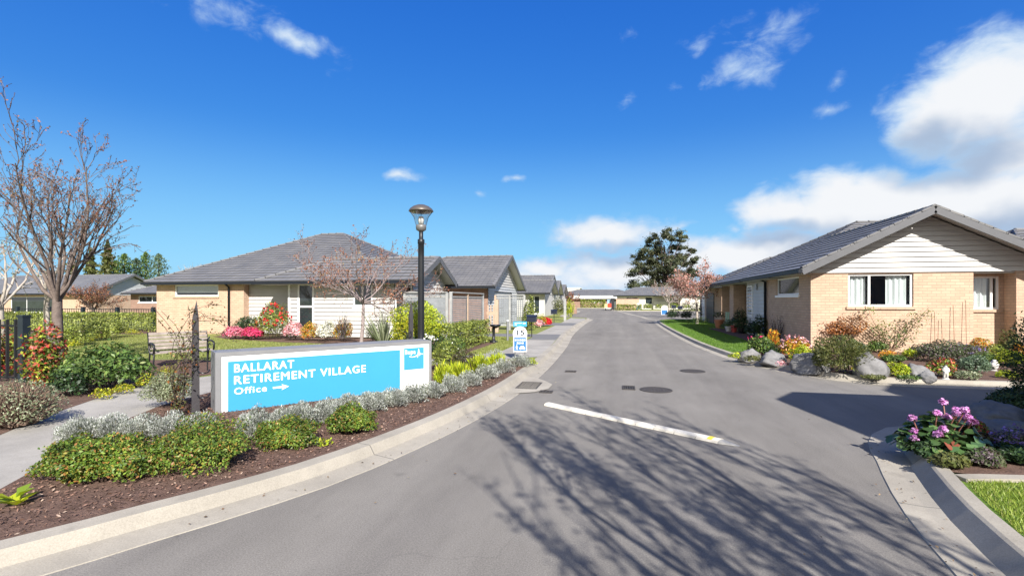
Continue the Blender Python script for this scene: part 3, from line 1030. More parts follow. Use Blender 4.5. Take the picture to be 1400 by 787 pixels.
def window(parent, axis, const, sg, a0, a1, z0, z1, mull=(), glass=None, recess=.05, fw=.055, sill=True, sillm=None, rails=(), curtain=None, blind=None):
    """white aluminium window: frame (part) > pane, curtain, sill"""
    fr = MB()
    o0, o1 = -recess - .05, -recess + .012
    abox(fr, axis, const, sg, a0, a1, o0, o1, z0, z0 + fw)
    abox(fr, axis, const, sg, a0, a1, o0, o1, z1 - fw, z1)
    abox(fr, axis, const, sg, a0, a0 + fw, o0, o1, z0 + fw, z1 - fw)
    abox(fr, axis, const, sg, a1 - fw, a1, o0, o1, z0 + fw, z1 - fw)
    for u in mull:
        abox(fr, axis, const, sg, u - fw * .5, u + fw * .5, o0, o1 - .004, z0 + fw, z1 - fw)
    for u in rails:
        abox(fr, axis, const, sg, a0 + fw, a1 - fw, o0, o1 - .006, u - fw * .5, u + fw * .5)
    w = fr.build('window', TRIM, parent)
    pn = MB()
    pn.face([AX(axis, const, sg, a, -recess - .02, z) for a, z in ((a0 + .01, z0 + .01), (a1 - .01, z0 + .01), (a1 - .01, z1 - .01), (a0 + .01, z1 - .01))])
    pn.build('pane', glass or GLASSD, w)
    if sill:
        sl = MB()
        abox(sl, axis, const, sg, a0 - .06, a1 + .06, -recess, .045, z0 - .085, z0 - .004)
        sl.build('sill', sillm or TRIM, w)
    for c0, c1 in (curtain or ()):
        cm = MB()
        n = max(6, int((c1 - c0) / .025))
        pts = []
        for i in range(n + 1):
            a = c0 + (c1 - c0) * i / n
            pts.append((a, -recess - .12 - .025 * math.sin(i * 1.15) - .012 * math.sin(i * .37)))
        for p, q in zip(pts, pts[1:]):
            cm.face([AX(axis, const, sg, p[0], p[1], z0 - .1), AX(axis, const, sg, q[0], q[1], z0 - .1), AX(axis, const, sg, q[0], q[1], z1 - .03), AX(axis, const, sg, p[0], p[1], z1 - .03)])
        cm.build('curtain', CURTAIN, w)
    if blind:
        bmx = MB()
        z = z1 - .08
        while z > blind:
            bmx.face([AX(axis, const, sg, a0 + .05, -recess - .06, z), AX(axis, const, sg, a1 - .05, -recess - .06, z), AX(axis, const, sg, a1 - .05, -recess - .10, z - .045), AX(axis, const, sg, a0 + .05, -recess - .10, z - .045)])
            z -= .06
        bmx.build('blind', CURTAIN, w)
    return w


def downpipe(parent, x, y, z0, z1, ox=0, oy=-.3):
    mb = MB()
    mb.tube([(x + ox, y + oy, z1 + .10), (x + ox, y + oy, z1 + .02), (x, y, z1 - .12), (x, y, z0)], .045, 8)
    for z in (z0 + .5, z1 - .6):
        mb.lathe([(.055, 0), (.055, .04)], (x, y, z), 8)
    mb.build('downpipe', FASCIA, parent, True)


def slab(parent, x0, x1, y0, y1):
    MB().box(x0, x1, y0, y1, .02, .17).build('foundation', PATHC, parent)


# ---- the big house on the left
H = thing('brick_house', 'long tan brick and white weatherboard house with hipped grey tile roof behind the entrance sign', 'house', (-15, 20, ZL))
bw = MB()
W1 = (-20.9, -18.4, 1.88, 2.42)
wall(bw, 'y', 19.25, -1, -21.95, -17.0, .1, 2.44, [W1])
wall(bw, 'x', -17.0, 1, 19.25, 19.6, .1, 2.44)
wall(bw, 'x', -21.95, -1, 19.25, 32.4, .1, 2.44)
wall(bw, 'y', 32.4, 1, -21.95, -10.3, .1, 2.44)
wall(bw, 'x', -10.3, 1, 22.0, 27.7, .1, 2.44)
wall(bw, 'y', 36.1, 1, -16, -7.55, .1, 2.44)
bw.build('brick_wall', BRICK, H)
wb = MB()
WH = [(-13.5, -12.72, .35, 2.40)]
WH2 = [(-10.85, -9.98, 1.45, 2.36)]
boards(wb, 'y', 19.6, -1, [(-17.0, .15), (-13.9, .15), (-13.9, 2.44), (-17.0, 2.44)])
boards(wb, 'y', 18.4, -1, [(-13.9, .15), (-9.0, .15), (-9.0, 2.36), (-13.9, 2.36)], holes=WH + WH2)
boards(wb, 'x', -13.9, -1, [(18.4, .15), (19.6, .15), (19.6, 2.36), (18.4, 2.36)])
boards(wb, 'x', -8.2, 1, [(18.4, .15), (21.8, .15), (21.8, 2.35), (22.2, 2.36), (20.1, 3.40), (18.0, 2.36), (18.4, 2.35)])
wb.build('weatherboard_wall', WB, H)
wb = MB()
boards(wb, 'x', -7.55, 1, [(27.5, 2.60), (36.3, 2.60), (31.9, 4.48)])
wb.build('gable_wall', WB, H)
wb = MB()
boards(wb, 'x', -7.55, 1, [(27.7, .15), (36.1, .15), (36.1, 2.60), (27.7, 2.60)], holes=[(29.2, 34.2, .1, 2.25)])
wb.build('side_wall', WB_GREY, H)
wb = MB()
wall(wb, 'y', 27.7, -1, -10.3, -7.55, .1, 2.44)
wb.build('garage_wall', BRICK_PINK, H)  # darker brick stands in for the shade behind the slatted screen
MB().box(-13.98, -13.88, 18.36, 18.44, .1, 2.36).build('corner_trim', TRIM, H)
slab(H, -21.9, -8.25, 19.7, 32.3)
slab(H, -16, -7.6, 27.8, 36)
roof(H, -22.45, -9.7, 19.0, 33.0, 2.56, 5.65, 'x', -17.5, -16.0)
roof(H, -15.2, -7.7, 17.8, 22.4, 2.50, 3.58, 'x', -12.9, -7.7)
roof(H, -16.5, -7.0, 27.1, 36.7, 2.52, 4.68, 'x', -11.7, -7.0)
window(H, 'y', 19.25, -1, *W1, mull=(), glass=GLASS, blind=2.05, recess=.05, sillm=BRICK)
MB().box(-21.1, -18.2, 20.6, 20.64, 1.0, 2.42).build('room_wall', DARKROOM, H)
window(H, 'y', 18.4, -1, -13.5, -12.72, .35, 2.40, rails=(1.42,), recess=-.03, sill=False, fw=.075)
window(H, 'y', 18.4, -1, -10.85, -9.98, 1.45, 2.36, mull=(-10.42,), recess=-.03)
window(H, 'y', 18.43, -1, -9.0, -8.25, .3, 2.36, recess=.02, sill=False)
window(H, 'x', -8.2, 1, 19.4, 20.9, 1.5, 2.3, mull=(20.1,), recess=-.03)
downpipe(H, -17.75, 19.17, .1, 2.42, 0, -.2)
gd_ = MB()
for i in range(4):
    gd_.box(-7.66, -7.60, 29.2, 34.2, .12 + i * .53, .12 + i * .53 + .51)
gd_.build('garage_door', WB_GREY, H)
# pediment-like porch light strip in the small gable
MB().box(-8.15, -8.1, 19.75, 20.45, 2.34, 2.38).build('vent', TRIM, H)


def plain_house(name, label, x0, x1, y0, y1, ze, rz, axis, r0, r1, wm, rm=None, wins=(), boards_end=None, over=.55, group=None, doors=()):
    t = thing(name, label, 'house', ((x0 + x1) / 2, (y0 + y1) / 2, ZL), group)
    w = MB()
    hs = {}
    for ax, c, sg, a0, a1, z0, z1, mull in wins:
        hs.setdefault((ax, c), []).append((a0, a1, z0, z1))
    zt = ze - .12
    wall(w, 'y', y0, -1, x0, x1, .05, zt, hs.get(('y', y0), ()))
    wall(w, 'y', y1, 1, x0, x1, .05, zt, hs.get(('y', y1), ()))
    wall(w, 'x', x0, -1, y0, y1, .05, zt, hs.get(('x', x0), ()))
    wall(w, 'x', x1, 1, y0, y1, .05, zt, hs.get(('x', x1), ()))
    w.build('wall', wm, t)
    roof(t, x0 - over, x1 + over, y0 - over, y1 + over, ze, rz, axis, r0, r1, rm)
    if boards_end:
        b = MB()
        for ax, c, sg in boards_end:
            lo, hi = (y0, y1) if ax == 'x' else (x0, x1)
            sl = (rz - ze) / ((hi - lo) / 2 + over)
            boards(b, ax, c, sg, [(lo - .2, zt), (hi + .2, zt), ((lo + hi) / 2, zt + ((hi - lo) / 2 + .2) * sl)])
        b.build('gable_wall', WB, t)
    for ax, c, sg, a0, a1, z0, z1, mull in wins:
        window(t, ax, c, sg, a0, a1, z0, z1, mull)
    for ax, c, sg, a0, a1, z0, z1, m in doors:
        d = MB()
        n = 4
        for i in range(n):
            abox(d, ax, c, sg, a0, a1, .004, .05, z0 + (z1 - z0) * i / n, z0 + (z1 - z0) * (i + .96) / n)
        d.build('garage_door', m, t)
    return t


# ---- houses farther up the left side of the street
hb = plain_house('weatherboard_house', 'white gabled house behind the column shrub, second along the left side of the street', -17, -7.0, 46.8, 53.2, 2.4, 3.75, 'x', -17.55, -6.45, WB, wins=[('y', 46.8, -1, -8.6, -7.5, .35, 2.1, (-8.05,))],
                 boards_end=[('x', -7.0, 1)])
hbr = thing('weatherboard_house', 'taller grey roof rising just behind the white gabled house on the left', 'house', (-14, 60, ZL))
wm_ = MB()
wall(wm_, 'y', 55.5, -1, -19, -8.3, .05, 2.5)
wall(wm_, 'x', -8.3, 1, 55.5, 63.5, .05, 2.5)
wm_.build('wall', WB, hbr)
roof(hbr, -19.5, -7.7, 55, 64, 2.6, 4.75, 'x', -19.5, -7.7)
b_ = MB()
boards(b_, 'x', -8.3, 1, [(55.4, 2.5), (63.6, 2.5), (59.5, 4.5)])
b_.build('gable_wall', WB, hbr)
plain_house('weatherboard_house', 'small distant gable, third roof along the left side of the street', -22, -8.9, 68.5, 75, 2.6, 4.55, 'x', -22.5, -8.35, WB, boards_end=[('x', -8.9, 1)])
plain_house('weatherboard_house', 'farthest gable tip on the left, last roof before the end of the street', -24, -9.6, 82, 90, 2.6, 4.4, 'x', -24.5, -9.05, WB, boards_end=[('x', -9.6, 1)])

# ---- end of the street
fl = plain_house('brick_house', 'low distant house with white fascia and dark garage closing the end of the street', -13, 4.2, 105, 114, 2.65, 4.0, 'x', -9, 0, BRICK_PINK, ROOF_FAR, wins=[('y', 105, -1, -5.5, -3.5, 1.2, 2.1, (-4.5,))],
                 doors=[('y', 105, -1, -1.9, .6, .1, 2.1, mat('garage_green', (.07, .085, .08), .5))])
MB().box(-13.6, 4.8, 104.25, 104.33, 2.0, 2.62).build('fascia', TRIM, fl)
MB().box(-2.2, -1.95, 104.88, 104.96, .1, 2.3).box(.65, .9, 104.88, 104.96, .1, 2.3).box(-2.2, .9, 104.86, 104.94, 2.12, 2.34).build('door_surround', TRIM, fl)
fb = thing('white_building', 'flat white building showing above the far roofs at the end of the street', 'building', (-12, 150, 0))
w_ = MB()
wall(w_, 'y', 150, -1, -16.5, -11.5, 0, 5.4)
wall(w_, 'x', -11.5, 1, 150, 158, 0, 5.4)
wall(w_, 'x', -16.5, -1, 150, 158, 0, 5.4)
w_.build('wall', WB, fb)
MB().box(-16.7, -11.3, 149.8, 158.2, 5.4, 5.55).build('roof_slab', TRIM, fb)
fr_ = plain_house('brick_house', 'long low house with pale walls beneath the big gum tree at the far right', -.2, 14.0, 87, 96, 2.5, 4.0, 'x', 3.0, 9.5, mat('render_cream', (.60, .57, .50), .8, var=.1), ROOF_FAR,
                  wins=[('y', 87, -1, 1.4, 3.4, 1.1, 2.2, (2.4,)), ('y', 87, -1, 4.6, 5.8, 1.0, 2.2, ()), ('y', 87, -1, 9.2, 10.1, .3, 2.2, ())])
MB().box(5.95, 9.0, 86.4, 86.6, .1, 1.5).box(10.3, 12.6, 86.4, 86.6, .1, 2.0).build('low_wall', WB, fr_)
roof(fr_, 6.2, 10.8, 84.6, 92, 2.5, 3.9, 'y', 86.9, 92, ROOF_FAR)
wl = thing('brick_wall', 'short tan brick screen wall in front of the far house by the hedge', 'wall', (1, 80, ZL))
MB().box(-.3, 3.3, 80, 80.2, .1, 1.85).build('brickwork', BRICK, wl)
MB().box(-.35, 3.35, 79.95, 80.25, 1.85, 1.92).build('coping', mat('coping_tan', (.38, .26, .19), .8, var=.2), wl)

# ---- houses beyond the hedge on the far left
plain_house('brick_house', 'pinkish brick house with hipped grey roof just left of the long house, beyond the hedge', -49.6, -37, 40.6, 52, 2.42, 4.9, 'x', -44, -42, BRICK_PINK, ROOF, wins=[('y', 40.6, -1, -48.6, -45.2, 1.45, 2.1, (-46.9,))])
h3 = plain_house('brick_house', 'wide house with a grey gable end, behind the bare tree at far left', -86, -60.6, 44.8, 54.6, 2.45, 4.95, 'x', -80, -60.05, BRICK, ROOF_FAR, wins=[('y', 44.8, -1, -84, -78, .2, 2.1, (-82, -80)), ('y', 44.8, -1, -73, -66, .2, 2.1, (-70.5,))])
b_ = MB()
boards(b_, 'x', -60.6, 1, [(44.4, 2.33), (55, 2.33), (49.7, 4.7)])
b_.build('gable_wall', WB_GREY, h3)

# ---- the house on the right
HR = thing('brick_house', 'tan brick house with white weatherboard gable and steep verge shadow on the right corner', 'house', (10, 20, ZL))
bw = MB()
WM = (7.0, 8.76, 1.50, 2.51)
WR = (10.55, 11.25, 1.42, 2.42)
WS = (17.95, 20.3, 1.88, 2.50)
wall(bw, 'y', 16.93, -1, 5.95, 10.3, .1, 2.55, [WM], .12)
wall(bw, 'x', 10.3, 1, 16.93, 17.4, .1, 2.55)
wall(bw, 'y', 17.4, -1, 10.3, 11.45, .1, 2.55, [WR], .1)
wall(bw, 'x', 11.36, -1, 16.93, 17.4, .1, 2.55)
wall(bw, 'y', 16.93, -1, 11.36, 12.1, .1, 2.55)
wall(bw, 'x', 12.1, 1, 16.93, 19.9, .1, 2.55)
wall(bw, 'y', 19.9, -1, 12.1, 21.5, .1, 2.55)
wall(bw, 'x', 5.95, -1, 16.93, 21.6, .1, 2.55, [WS])
wall(bw, 'y', 24.6, 1, 5.98, 7.4, .1, 2.55)
wall(bw, 'y', 30.3, 1, 5.95, 21.5, .1, 2.55)
wall(bw, 'x', 7.4, -1, 24.6, 30.3, .1, 2.55, [(25.0, 25.9, .1, 2.2)])
MB().box(5.95, 6.5, 27.4, 28.3, .1, 2.5).build('porch_pillar', BRICK, HR)
bw.build('brick_wall', BRICK, HR)
wb = MB()
boards(wb, 'y', 16.93, -1, [(5.5, 2.55), (12.5, 2.55), (9.0, 4.32)], .155)
wb.build('gable_wall', WB, HR)
wb = MB()
boards(wb, 'x', 5.95, -1, [(21.6, .15), (24.6, .15), (24.6, 2.5), (21.6, 2.5)], .155)
wb.build('weatherboard_wall', WB, HR)
slab(HR, 6.0, 10.25, 17.5, 24.5)
MB().box(5.96, 12.1, 17.0, 17.38, 2.50, 2.548).build('porch_ceiling', SOFFIT, HR)
roof(HR, 5.5, 12.5, 16.35, 23.6, 2.66, 4.42, 'y', 16.35, 23.6, barge=(1, 0))
roof(HR, 5.5, 18.2, 19.6, 30.85, 2.645, 5.285, 'x', 10.75, 12.2, west_from=23.6, nocap=((0, 0),))
roof(HR, 13.2, 24, 18.9, 27.5, 2.66, 4.5, 'x', 15.5, 20, soffit=False)
wm = window(HR, 'y', 16.93, -1, *WM, mull=(7.60,), glass=GLASS, recess=.06, sillm=BRICK, curtain=[(7.06, 7.55), (8.1, 8.7)])
MB().box(7.60, 8.70, 16.99, 17.045, 1.52, 1.56).build('sash', TRIM, wm)
window(HR, 'y', 17.4, -1, *WR, mull=(11.08,), glass=GLASS, recess=.05, sillm=BRICK, curtain=[(10.62, 11.02)])
window(HR, 'x', 5.95, -1, *WS, glass=GLASSD, recess=.05)
window(HR, 'x', 7.4, -1, 25.0, 25.9, .15, 2.2, rails=(1.3,), glass=GLASSD, recess=.05, sill=False)
window(HR, 'x', 5.95, -1, 23.6, 24.5, 1.0, 2.35, glass=GLASSD, recess=-.04)
rm_ = MB().box(6.2, 10.2, 21.0, 21.05, .2, 2.5).box(6.15, 6.2, 17.1, 21, .2, 2.5).box(10.2, 10.24, 17.6, 21, .2, 2.5).box(10.5, 11.3, 19.5, 19.55, .2, 2.5)
rm_.build('room_wall', DARKROOM, HR)
ft = MB().box(7.95, 8.12, 19.9, 20.2, 1.2, 2.2).box(8.3, 8.7, 19.4, 19.8, .2, 1.75)
ft.build('room_furniture', mat('interior_pale', (.30, .32, .33), .6), HR)
downpipe(HR, 5.87, 21.5, .1, 2.56, -.28, 0)
MB().box(5.86, 5.93, 22.75, 22.95, 2.15, 2.4).build('wall_lamp', STEEL, HR)

plain_house('brick_house', 'next brick house up the right side, half hidden behind the pink flowering tree', 6.5, 16.5, 33.2, 41.6, 2.62, 4.7, 'x', 10.5, 12, BRICK, ROOF, wins=[],
            doors=[('x', 6.5, -1, 35.6, 38.4, .1, 2.2, mat('door_dark', (.035, .030, .028), .5)), ('x', 6.5, -1, 39.2, 40.4, .1, 2.2, TRIM)])

# ---- the house just out of frame on the near right (its roof throws the shade across the side road)
HN = plain_house('brick_house', 'brick house on the near corner lot with a small gable towards the street', 8.6, 18, 2.7, 5.4, 4.4, 5.25, 'x', 8.1, 18.5, BRICK, over=.5, boards_end=[('x', 8.6, -1)])
wq = MB()
wall(wq, 'x', 5.6, -1, 3.0, 5.7, .1, 2.9)
wall(wq, 'y', 3.0, -1, 5.6, 8.6, .1, 2.9)
wall(wq, 'y', 5.7, 1, 5.6, 8.6, .1, 2.9)
wq.build('porch_wall', BRICK, HN)
roof(HN, 5.07, 8.7, 2.57, 6.17, 3.05, 3.9, 'x', 5.07, 8.7)

# ------------------------------------------------------------------ entrance sign
def text_mesh(txt, size_cap, M, m, parent, name='lettering', length=None, bold=.012, align='LEFT', thick=.004):
    c = bpy.data.curves.new(name, 'FONT')
    c.body = txt
    c.align_x = align
    c.size = 1.0
    c.extrude = .01
    c.space_character = 1.16
    o = bpy.data.objects.new(name, c)
    COL.objects.link(o)
    dg = bpy.context.evaluated_depsgraph_get()
    me = bpy.data.meshes.new_from_object(o.evaluated_get(dg))
    bpy.data.objects.remove(o)
    xs = [v.co.x for v in me.vertices]
    w = max(xs) - min(xs)
    sy = size_cap / .70
    sx = (length / w) if length else sy
    x0 = min(xs) if align == 'LEFT' else 0
    O = ORIG[parent.name]
    co = [v.co.copy() for v in me.vertices]
    fs = [tuple(p.vertices) for p in me.polygons]
    vs, ff = [], []
    # heavy weight: strokes laid side by side, each a hair in front of the last
    for k, (ox, oy) in enumerate(((0, 0), (-bold, 0), (bold, 0), (0, bold * .7), (0, -bold * .7))):
        n0 = len(vs)
        vs += [M @ Vector(((p.x - x0 + ox) * sx, (p.y + oy) * sy, p.z * thick / .01 + k * .0003)) - O for p in co]
        ff += [tuple(i + n0 for i in f) for f in fs]
    me = bpy.data.meshes.new(name)
    me.from_pydata(vs, [], ff)
    me.materials.append(m)
    ob = bpy.data.objects.new(name, me)
    COL.objects.link(ob)
    ob.parent = parent
    ORIG[ob.name] = O.copy()
    return ob


SGREY = mat('sign_grey_paint', (.20, .20, .205), .55, var=.12, vscale=4)
SWHITE = mat('sign_white_panel', (.80, .80, .80), .35)
SBLUE = mat('sign_blue_panel', (.045, .275, .46), .35, var=.03)
sl, sr = Vector((-5.52, 5.72, ZL)), Vector((-3.36, 8.36, ZL))      # front foot of both ends
sd = (sr - sl).normalized()
sn = Vector((sd.y, -sd.x, 0))                                        # faces the road
SL = (sr - sl).length
SH = .86
# local sign frame: x along, y out of the face, z up
MS = Matrix.Translation(sl) @ Matrix(((sd.x, sn.x, 0, 0), (sd.y, sn.y, 0, 0), (0, 0, 1, 0), (0, 0, 0, 1)))
SG = thing('entrance_sign', 'long grey framed entrance sign with white border, blue panel and white lettering', 'sign', (sl + sr) / 2)
mb = MB(MS)
mb.box(0, SL, -.46, -.01, -.06, SH)
mb.box(0, .075, -.01, .012, -.06, SH).box(SL - .045, SL, -.01, .012, -.06, SH).box(.075, SL - .045, -.01, .012, SH - .055, SH)
mb.build('sign_body', SGREY, SG)
wp = MB(MS).box(.078, SL - .048, -.012, .004, 0, SH - .058).build('white_panel', SWHITE, SG)
pv0, pv1 = .155, SL - .62
MB(MS).box(pv0, pv1, .004, .009, 0, SH - .135).build('blue_panel', SBLUE, wp)
MB(MS).box(SL - .545, SL - .155, .004, .009, SH - .50, SH - .115).build('blue_square', SBLUE, wp)
# text frame: x along, y up, z out
MT = MS @ Matrix(((1, 0, 0, 0), (0, 0, 1, 0), (0, 1, 0, 0), (0, 0, 0, 1)))
tl = lambda x, z: MT @ Matrix.Translation((x, z, .0095))
text_mesh('BALLARAT', .118, tl(.235, SH - .295), SWHITE, SG, length=.80, bold=.022)
text_mesh('RETIREMENT VILLAGE', .118, tl(.235, SH - .465), SWHITE, SG, length=1.93, bold=.022)
text_mesh('Office', .092, tl(.235, SH - .61), SWHITE, SG, length=.42, bold=.016)
ar = MB(MT @ Matrix.Translation((.74, SH - .572, .0095)))
ar.box(0, .15, -.013, .013, 0, .004)
ar.face([(.12, -.045, .004), (.225, 0, .004), (.12, .045, .004), (.145, 0, .0041)])
ar.build('arrow', SWHITE, SG)
text_mesh('Bupa', .080, tl(SL - .525, SH - .222), SWHITE, SG, 'logo_lettering', length=.20, bold=.016)
lg = MB(MT @ Matrix.Translation((SL - .545, SH - .50, .0095)))
pts = [(.10, .235), (.16, .222), (.22, .228), (.245, .25), (.262, .205), (.285, .36), (.300, .235), (.318, .285), (.335, .262), (.372, .264)]
for p, q in zip(pts, pts[1:]):
    lg.bar(p + (.002,), q + (.002,), .013, .004, (0, 0, 1))
lg.build('logo_pulse_line', SWHITE, SG)

# pointed grey trellis posts at both ends of the sign, with black hoops
def pointed_post(label, base, h, hoops, right):
    t = thing('trellis_post', label, 'post', base)
    mb = MB()
    w = .048
    d1 = sd
    b = Vector(base)
    c = [b + sd * (i * w) + sn * (j * .03) for i, j in ((-1, -1), (1, -1), (1, 1), (-1, 1))]
    tp = [p + V3(0, 0, h - .26) + (b - p) * .22 for p in c]
    tip = b + V3(0, 0, h) + sd * .012
    for i in range(4):
        j = (i + 1) % 4
        mb.face([c[i], c[j], tp[j], tp[i]])
        mb.face([tp[i], tp[j], tip])
    mb.build('post', mat('post_charcoal', (.042, .038, .042), .7, var=.25, vscale=5, bump=.3), t)
    hp = MB()
    for z in hoops:
        pts = []
        for k in range(9):
            a = math.pi * k / 8
            pts.append(b + sn * (.03 + .11 * math.sin(a)) + sd * (right * (.02 + .07 * (1 - math.cos(a)))) + V3(0, 0, z - .03 * math.sin(a)))
        hp.tube(pts, .009, 5)
    hp.tube([b + sn * .10 + sd * right * .13 + V3(0, 0, z) for z in (hoops[-1] - .02, hoops[1])], .010, 5)
    hp.build('hoop', BLACKM, t)
    return t


pp = sl - sd * .22 - sn * .12
pointed_post('dark pointed post with black hoops at the left end of the sign, climber on it', (pp.x, pp.y, ZL), 1.60, (.28, .62, .92, 1.08), 1)
pq = sr - sd * .10 - sn * .62
pointed_post('dark pointed trellis post behind the right end of the entrance sign, beside the street lamp', (pq.x, pq.y, ZL), 1.58, (.5, .8, 1.0), -1)

# ------------------------------------------------------------------ street lamp
lp = at(575.7, 11.6, ZL)
LPT = thing('street_lamp', 'black street lamp post with flared glass lantern and domed metal cap', 'street lamp', lp)
mb = MB()
mb.lathe([(.0, 0), (.13, 0), (.13, .02), (.085, .05), (.078, .9), (.072, 2.640), (.072, 2.940), (.082, 2.950), (.082, 3.050), (.050, 3.070), (.050, 3.240)], lp, 14)
mb.build('pole', BLACKM, LPT, True)
mb = MB()
mb.lathe([(.050, 3.240), (.115, 3.280), (.125, 3.350), (.12, 3.400), (.0, 3.405)], lp, 16)
hd = mb.build('lamp_base', mat('lamp_grey', (.16, .155, .15), .45, metal=.3), LPT, True)
mb = MB()
mb.lathe([(.115, 3.400), (.13, 3.470), (.165, 3.590), (.235, 3.690), (.262, 3.715)], lp, 20)
mb.build('lamp_glass', glassmat('lamp_glass', (.93, .93, .92), .10), LPT, True)
mb = MB()
mb.lathe([(.0, 3.420), (.06, 3.420), (.07, 3.530), (.055, 3.600), (.0, 3.610)], lp, 12)
mb.build('bulb', mat('lamp_diffuser', (.75, .74, .72), .4), LPT, True)
mb = MB()
mb.lathe([(.0, 3.690), (.26, 3.705), (.295, 3.725), (.295, 3.738), (.262, 3.790), (.19, 3.845), (.10, 3.880), (.0, 3.890)], lp, 22)
mb.build('lamp_cap', mat('lamp_cap_bronze', (.115, .098, .085), .4, metal=.35, var=.15), LPT, True)
mb = MB()
for k in range(4):
    a = math.pi / 2 * k + .4
    mb.tube([lp + V3(.118 * math.cos(a), .118 * math.sin(a), 3.390), lp + V3(.172 * math.cos(a), .172 * math.sin(a), 3.590), lp + V3(.265 * math.cos(a), .265 * math.sin(a), 3.715)], .007, 4)
mb.build('lantern_rib', BLACKM, LPT)

# ------------------------------------------------------------------ 15 shared zone sign
def zone_sign(label, base, w, h, z0, yaw, detail=True):
    t = thing('speed_sign', label, 'road sign', base)
    M = Matrix.Translation(base) @ Matrix.Rotation(yaw, 4, 'Z')
    MTX = M @ Matrix(((1, 0, 0, 0), (0, 0, -1, 0), (0, 1, 0, 0), (0, 0, 0, 1)))   # x along, y up, z to the viewer
    po = MB(M)
    for x in (-w * .36, w * .36):
        po.tube([(x, .025, -.05), (x, .025, z0 + h)], .016, 6)
    po.build('post', STEEL, t)
    bd = MB(M)
    # upper strip stays clear of the rounded board below it
    bd.box(-w * .5, w * .5, -.006, .006, z0, z0 + h * .50)
    n = 20
    cz = z0 + h * .60
    r = w * .52
    arc = [(r * math.cos(math.pi * k / n), cz + r * math.sin(math.pi * k / n)) for k in range(n + 1)]
    poly = [(w * .5, z0 + h * .50)] + arc + [(-w * .5, z0 + h * .50)]
    bd.face([(x, -.0062, z) for x, z in poly][::-1])
    bd.face([(x, .006, z) for x, z in poly])
    bd.build('board', SWHITE, t)
    bl = MB(M)
    bl.box(-w * .44, w * .44, -.010, -.0065, z0 + h * .03, z0 + h * .47)
    bl.build('blue_panel', mat('zone_blue', (.028, .135, .33), .4), t)
    if detail:
        tp = MB(M).box(-w * .5, w * .5, -.006, .006, z0 + h * .83, z0 + h)
        tp.build('top_panel', SBLUE, t)
    ring = MB(MTX)
    for k in range(36):
        a0, a1 = 2 * math.pi * k / 36, 2 * math.pi * (k + 1) / 36
        q = [(r_ * math.cos(a), cz + r_ * math.sin(a), .0085) for r_, a in ((r * .94, a0), (r * .94, a1), (r * .72, a1), (r * .72, a0))]
        ring.face(q)
    ring.build('ring', mat('zone_ring_faded', (.68, .50, .34), .5), t)
    if detail:
        ink = mat('zone_ink', (.03, .045, .06), .5)
        T = lambda x, z: MTX @ Matrix.Translation((x, z, .011))
        text_mesh('15', h * .165, T(0, cz - h * .045), ink, t, length=w * .50, bold=.035, align='CENTER')
        text_mesh('km/h', h * .04, T(0, cz - h * .105), ink, t, length=w * .34, align='CENTER')
        text_mesh('SHARED', h * .065, T(0, z0 + h * .355), SWHITE, t, length=w * .78, bold=.02, align='CENTER')
        text_mesh('ZONE', h * .065, T(0, z0 + h * .255), SWHITE, t, length=w * .52, bold=.02, align='CENTER')
        bars = MB(MTX)
        bars.box(-w * .40, w * .12, z0 + h * .935, z0 + h * .955, .006, .009).box(w * .2, w * .4, z0 + h * .925, z0 + h * .955, .006, .009).box(-w * .40, -w * .24, z0 + h * .88, z0 + h * .90, .006, .009)
        bars.build('top_lines', SWHITE, t)
        pic = MB(MTX)
        # walking figure
        x, y = -w * .24, z0 + h * .06
        s = h * .16
        pic.lathe([(0, .0115), (s * .10, .0115), (s * .10, .0125), (0, .0125)], (x, y + s * .9, 0), 10)
        for a, b, ww in (((0, .8), (0, .42), .20), ((0, .44), (-.18, .02), .11), ((0, .44), (.2, .04), .11), ((-.02, .74), (-.24, .48), .08), ((.02, .74), (.26, .52), .08)):
            pic.bar((x + a[0] * s, y + a[1] * s, .012), (x + b[0] * s, y + b[1] * s, .012), ww * s, .003, (0, 0, 1))
        # car
        x = w * .16
        pic.box(x - s * .55, x + s * .55, y + s * .18, y + s * .52, .0105, .0125)
        pic.face([(x - s * .42, y + s * .52, .0125), (x + s * .42, y + s * .52, .0125), (x + s * .30, y + s * .82, .0125), (x - s * .30, y + s * .82, .0125)])
        pic.box(x - s * .48, x - s * .30, y + s * .06, y + s * .18, .0105, .0125).box(x + s * .30, x + s * .48, y + s * .06, y + s * .18, .0105, .0125)
        pic.build('pictogram', SWHITE, t)
    return t


zb = at(711, 13.1, ZL)
zone_sign('small white and blue shared zone sign reading 15 on the left bed tip', zb, .37, .82, .20, YAW)
zone_sign('distant blue and white road sign at the lawn corner on the right', at(908.5, 48, .1), .62, 1.0, .15, YAW - .15, False)
zone_sign('tiny pale blue sign at the hedge end before the far cream house', at(873, 76, .1), .7, 1.1, .1, YAW - .15, False)

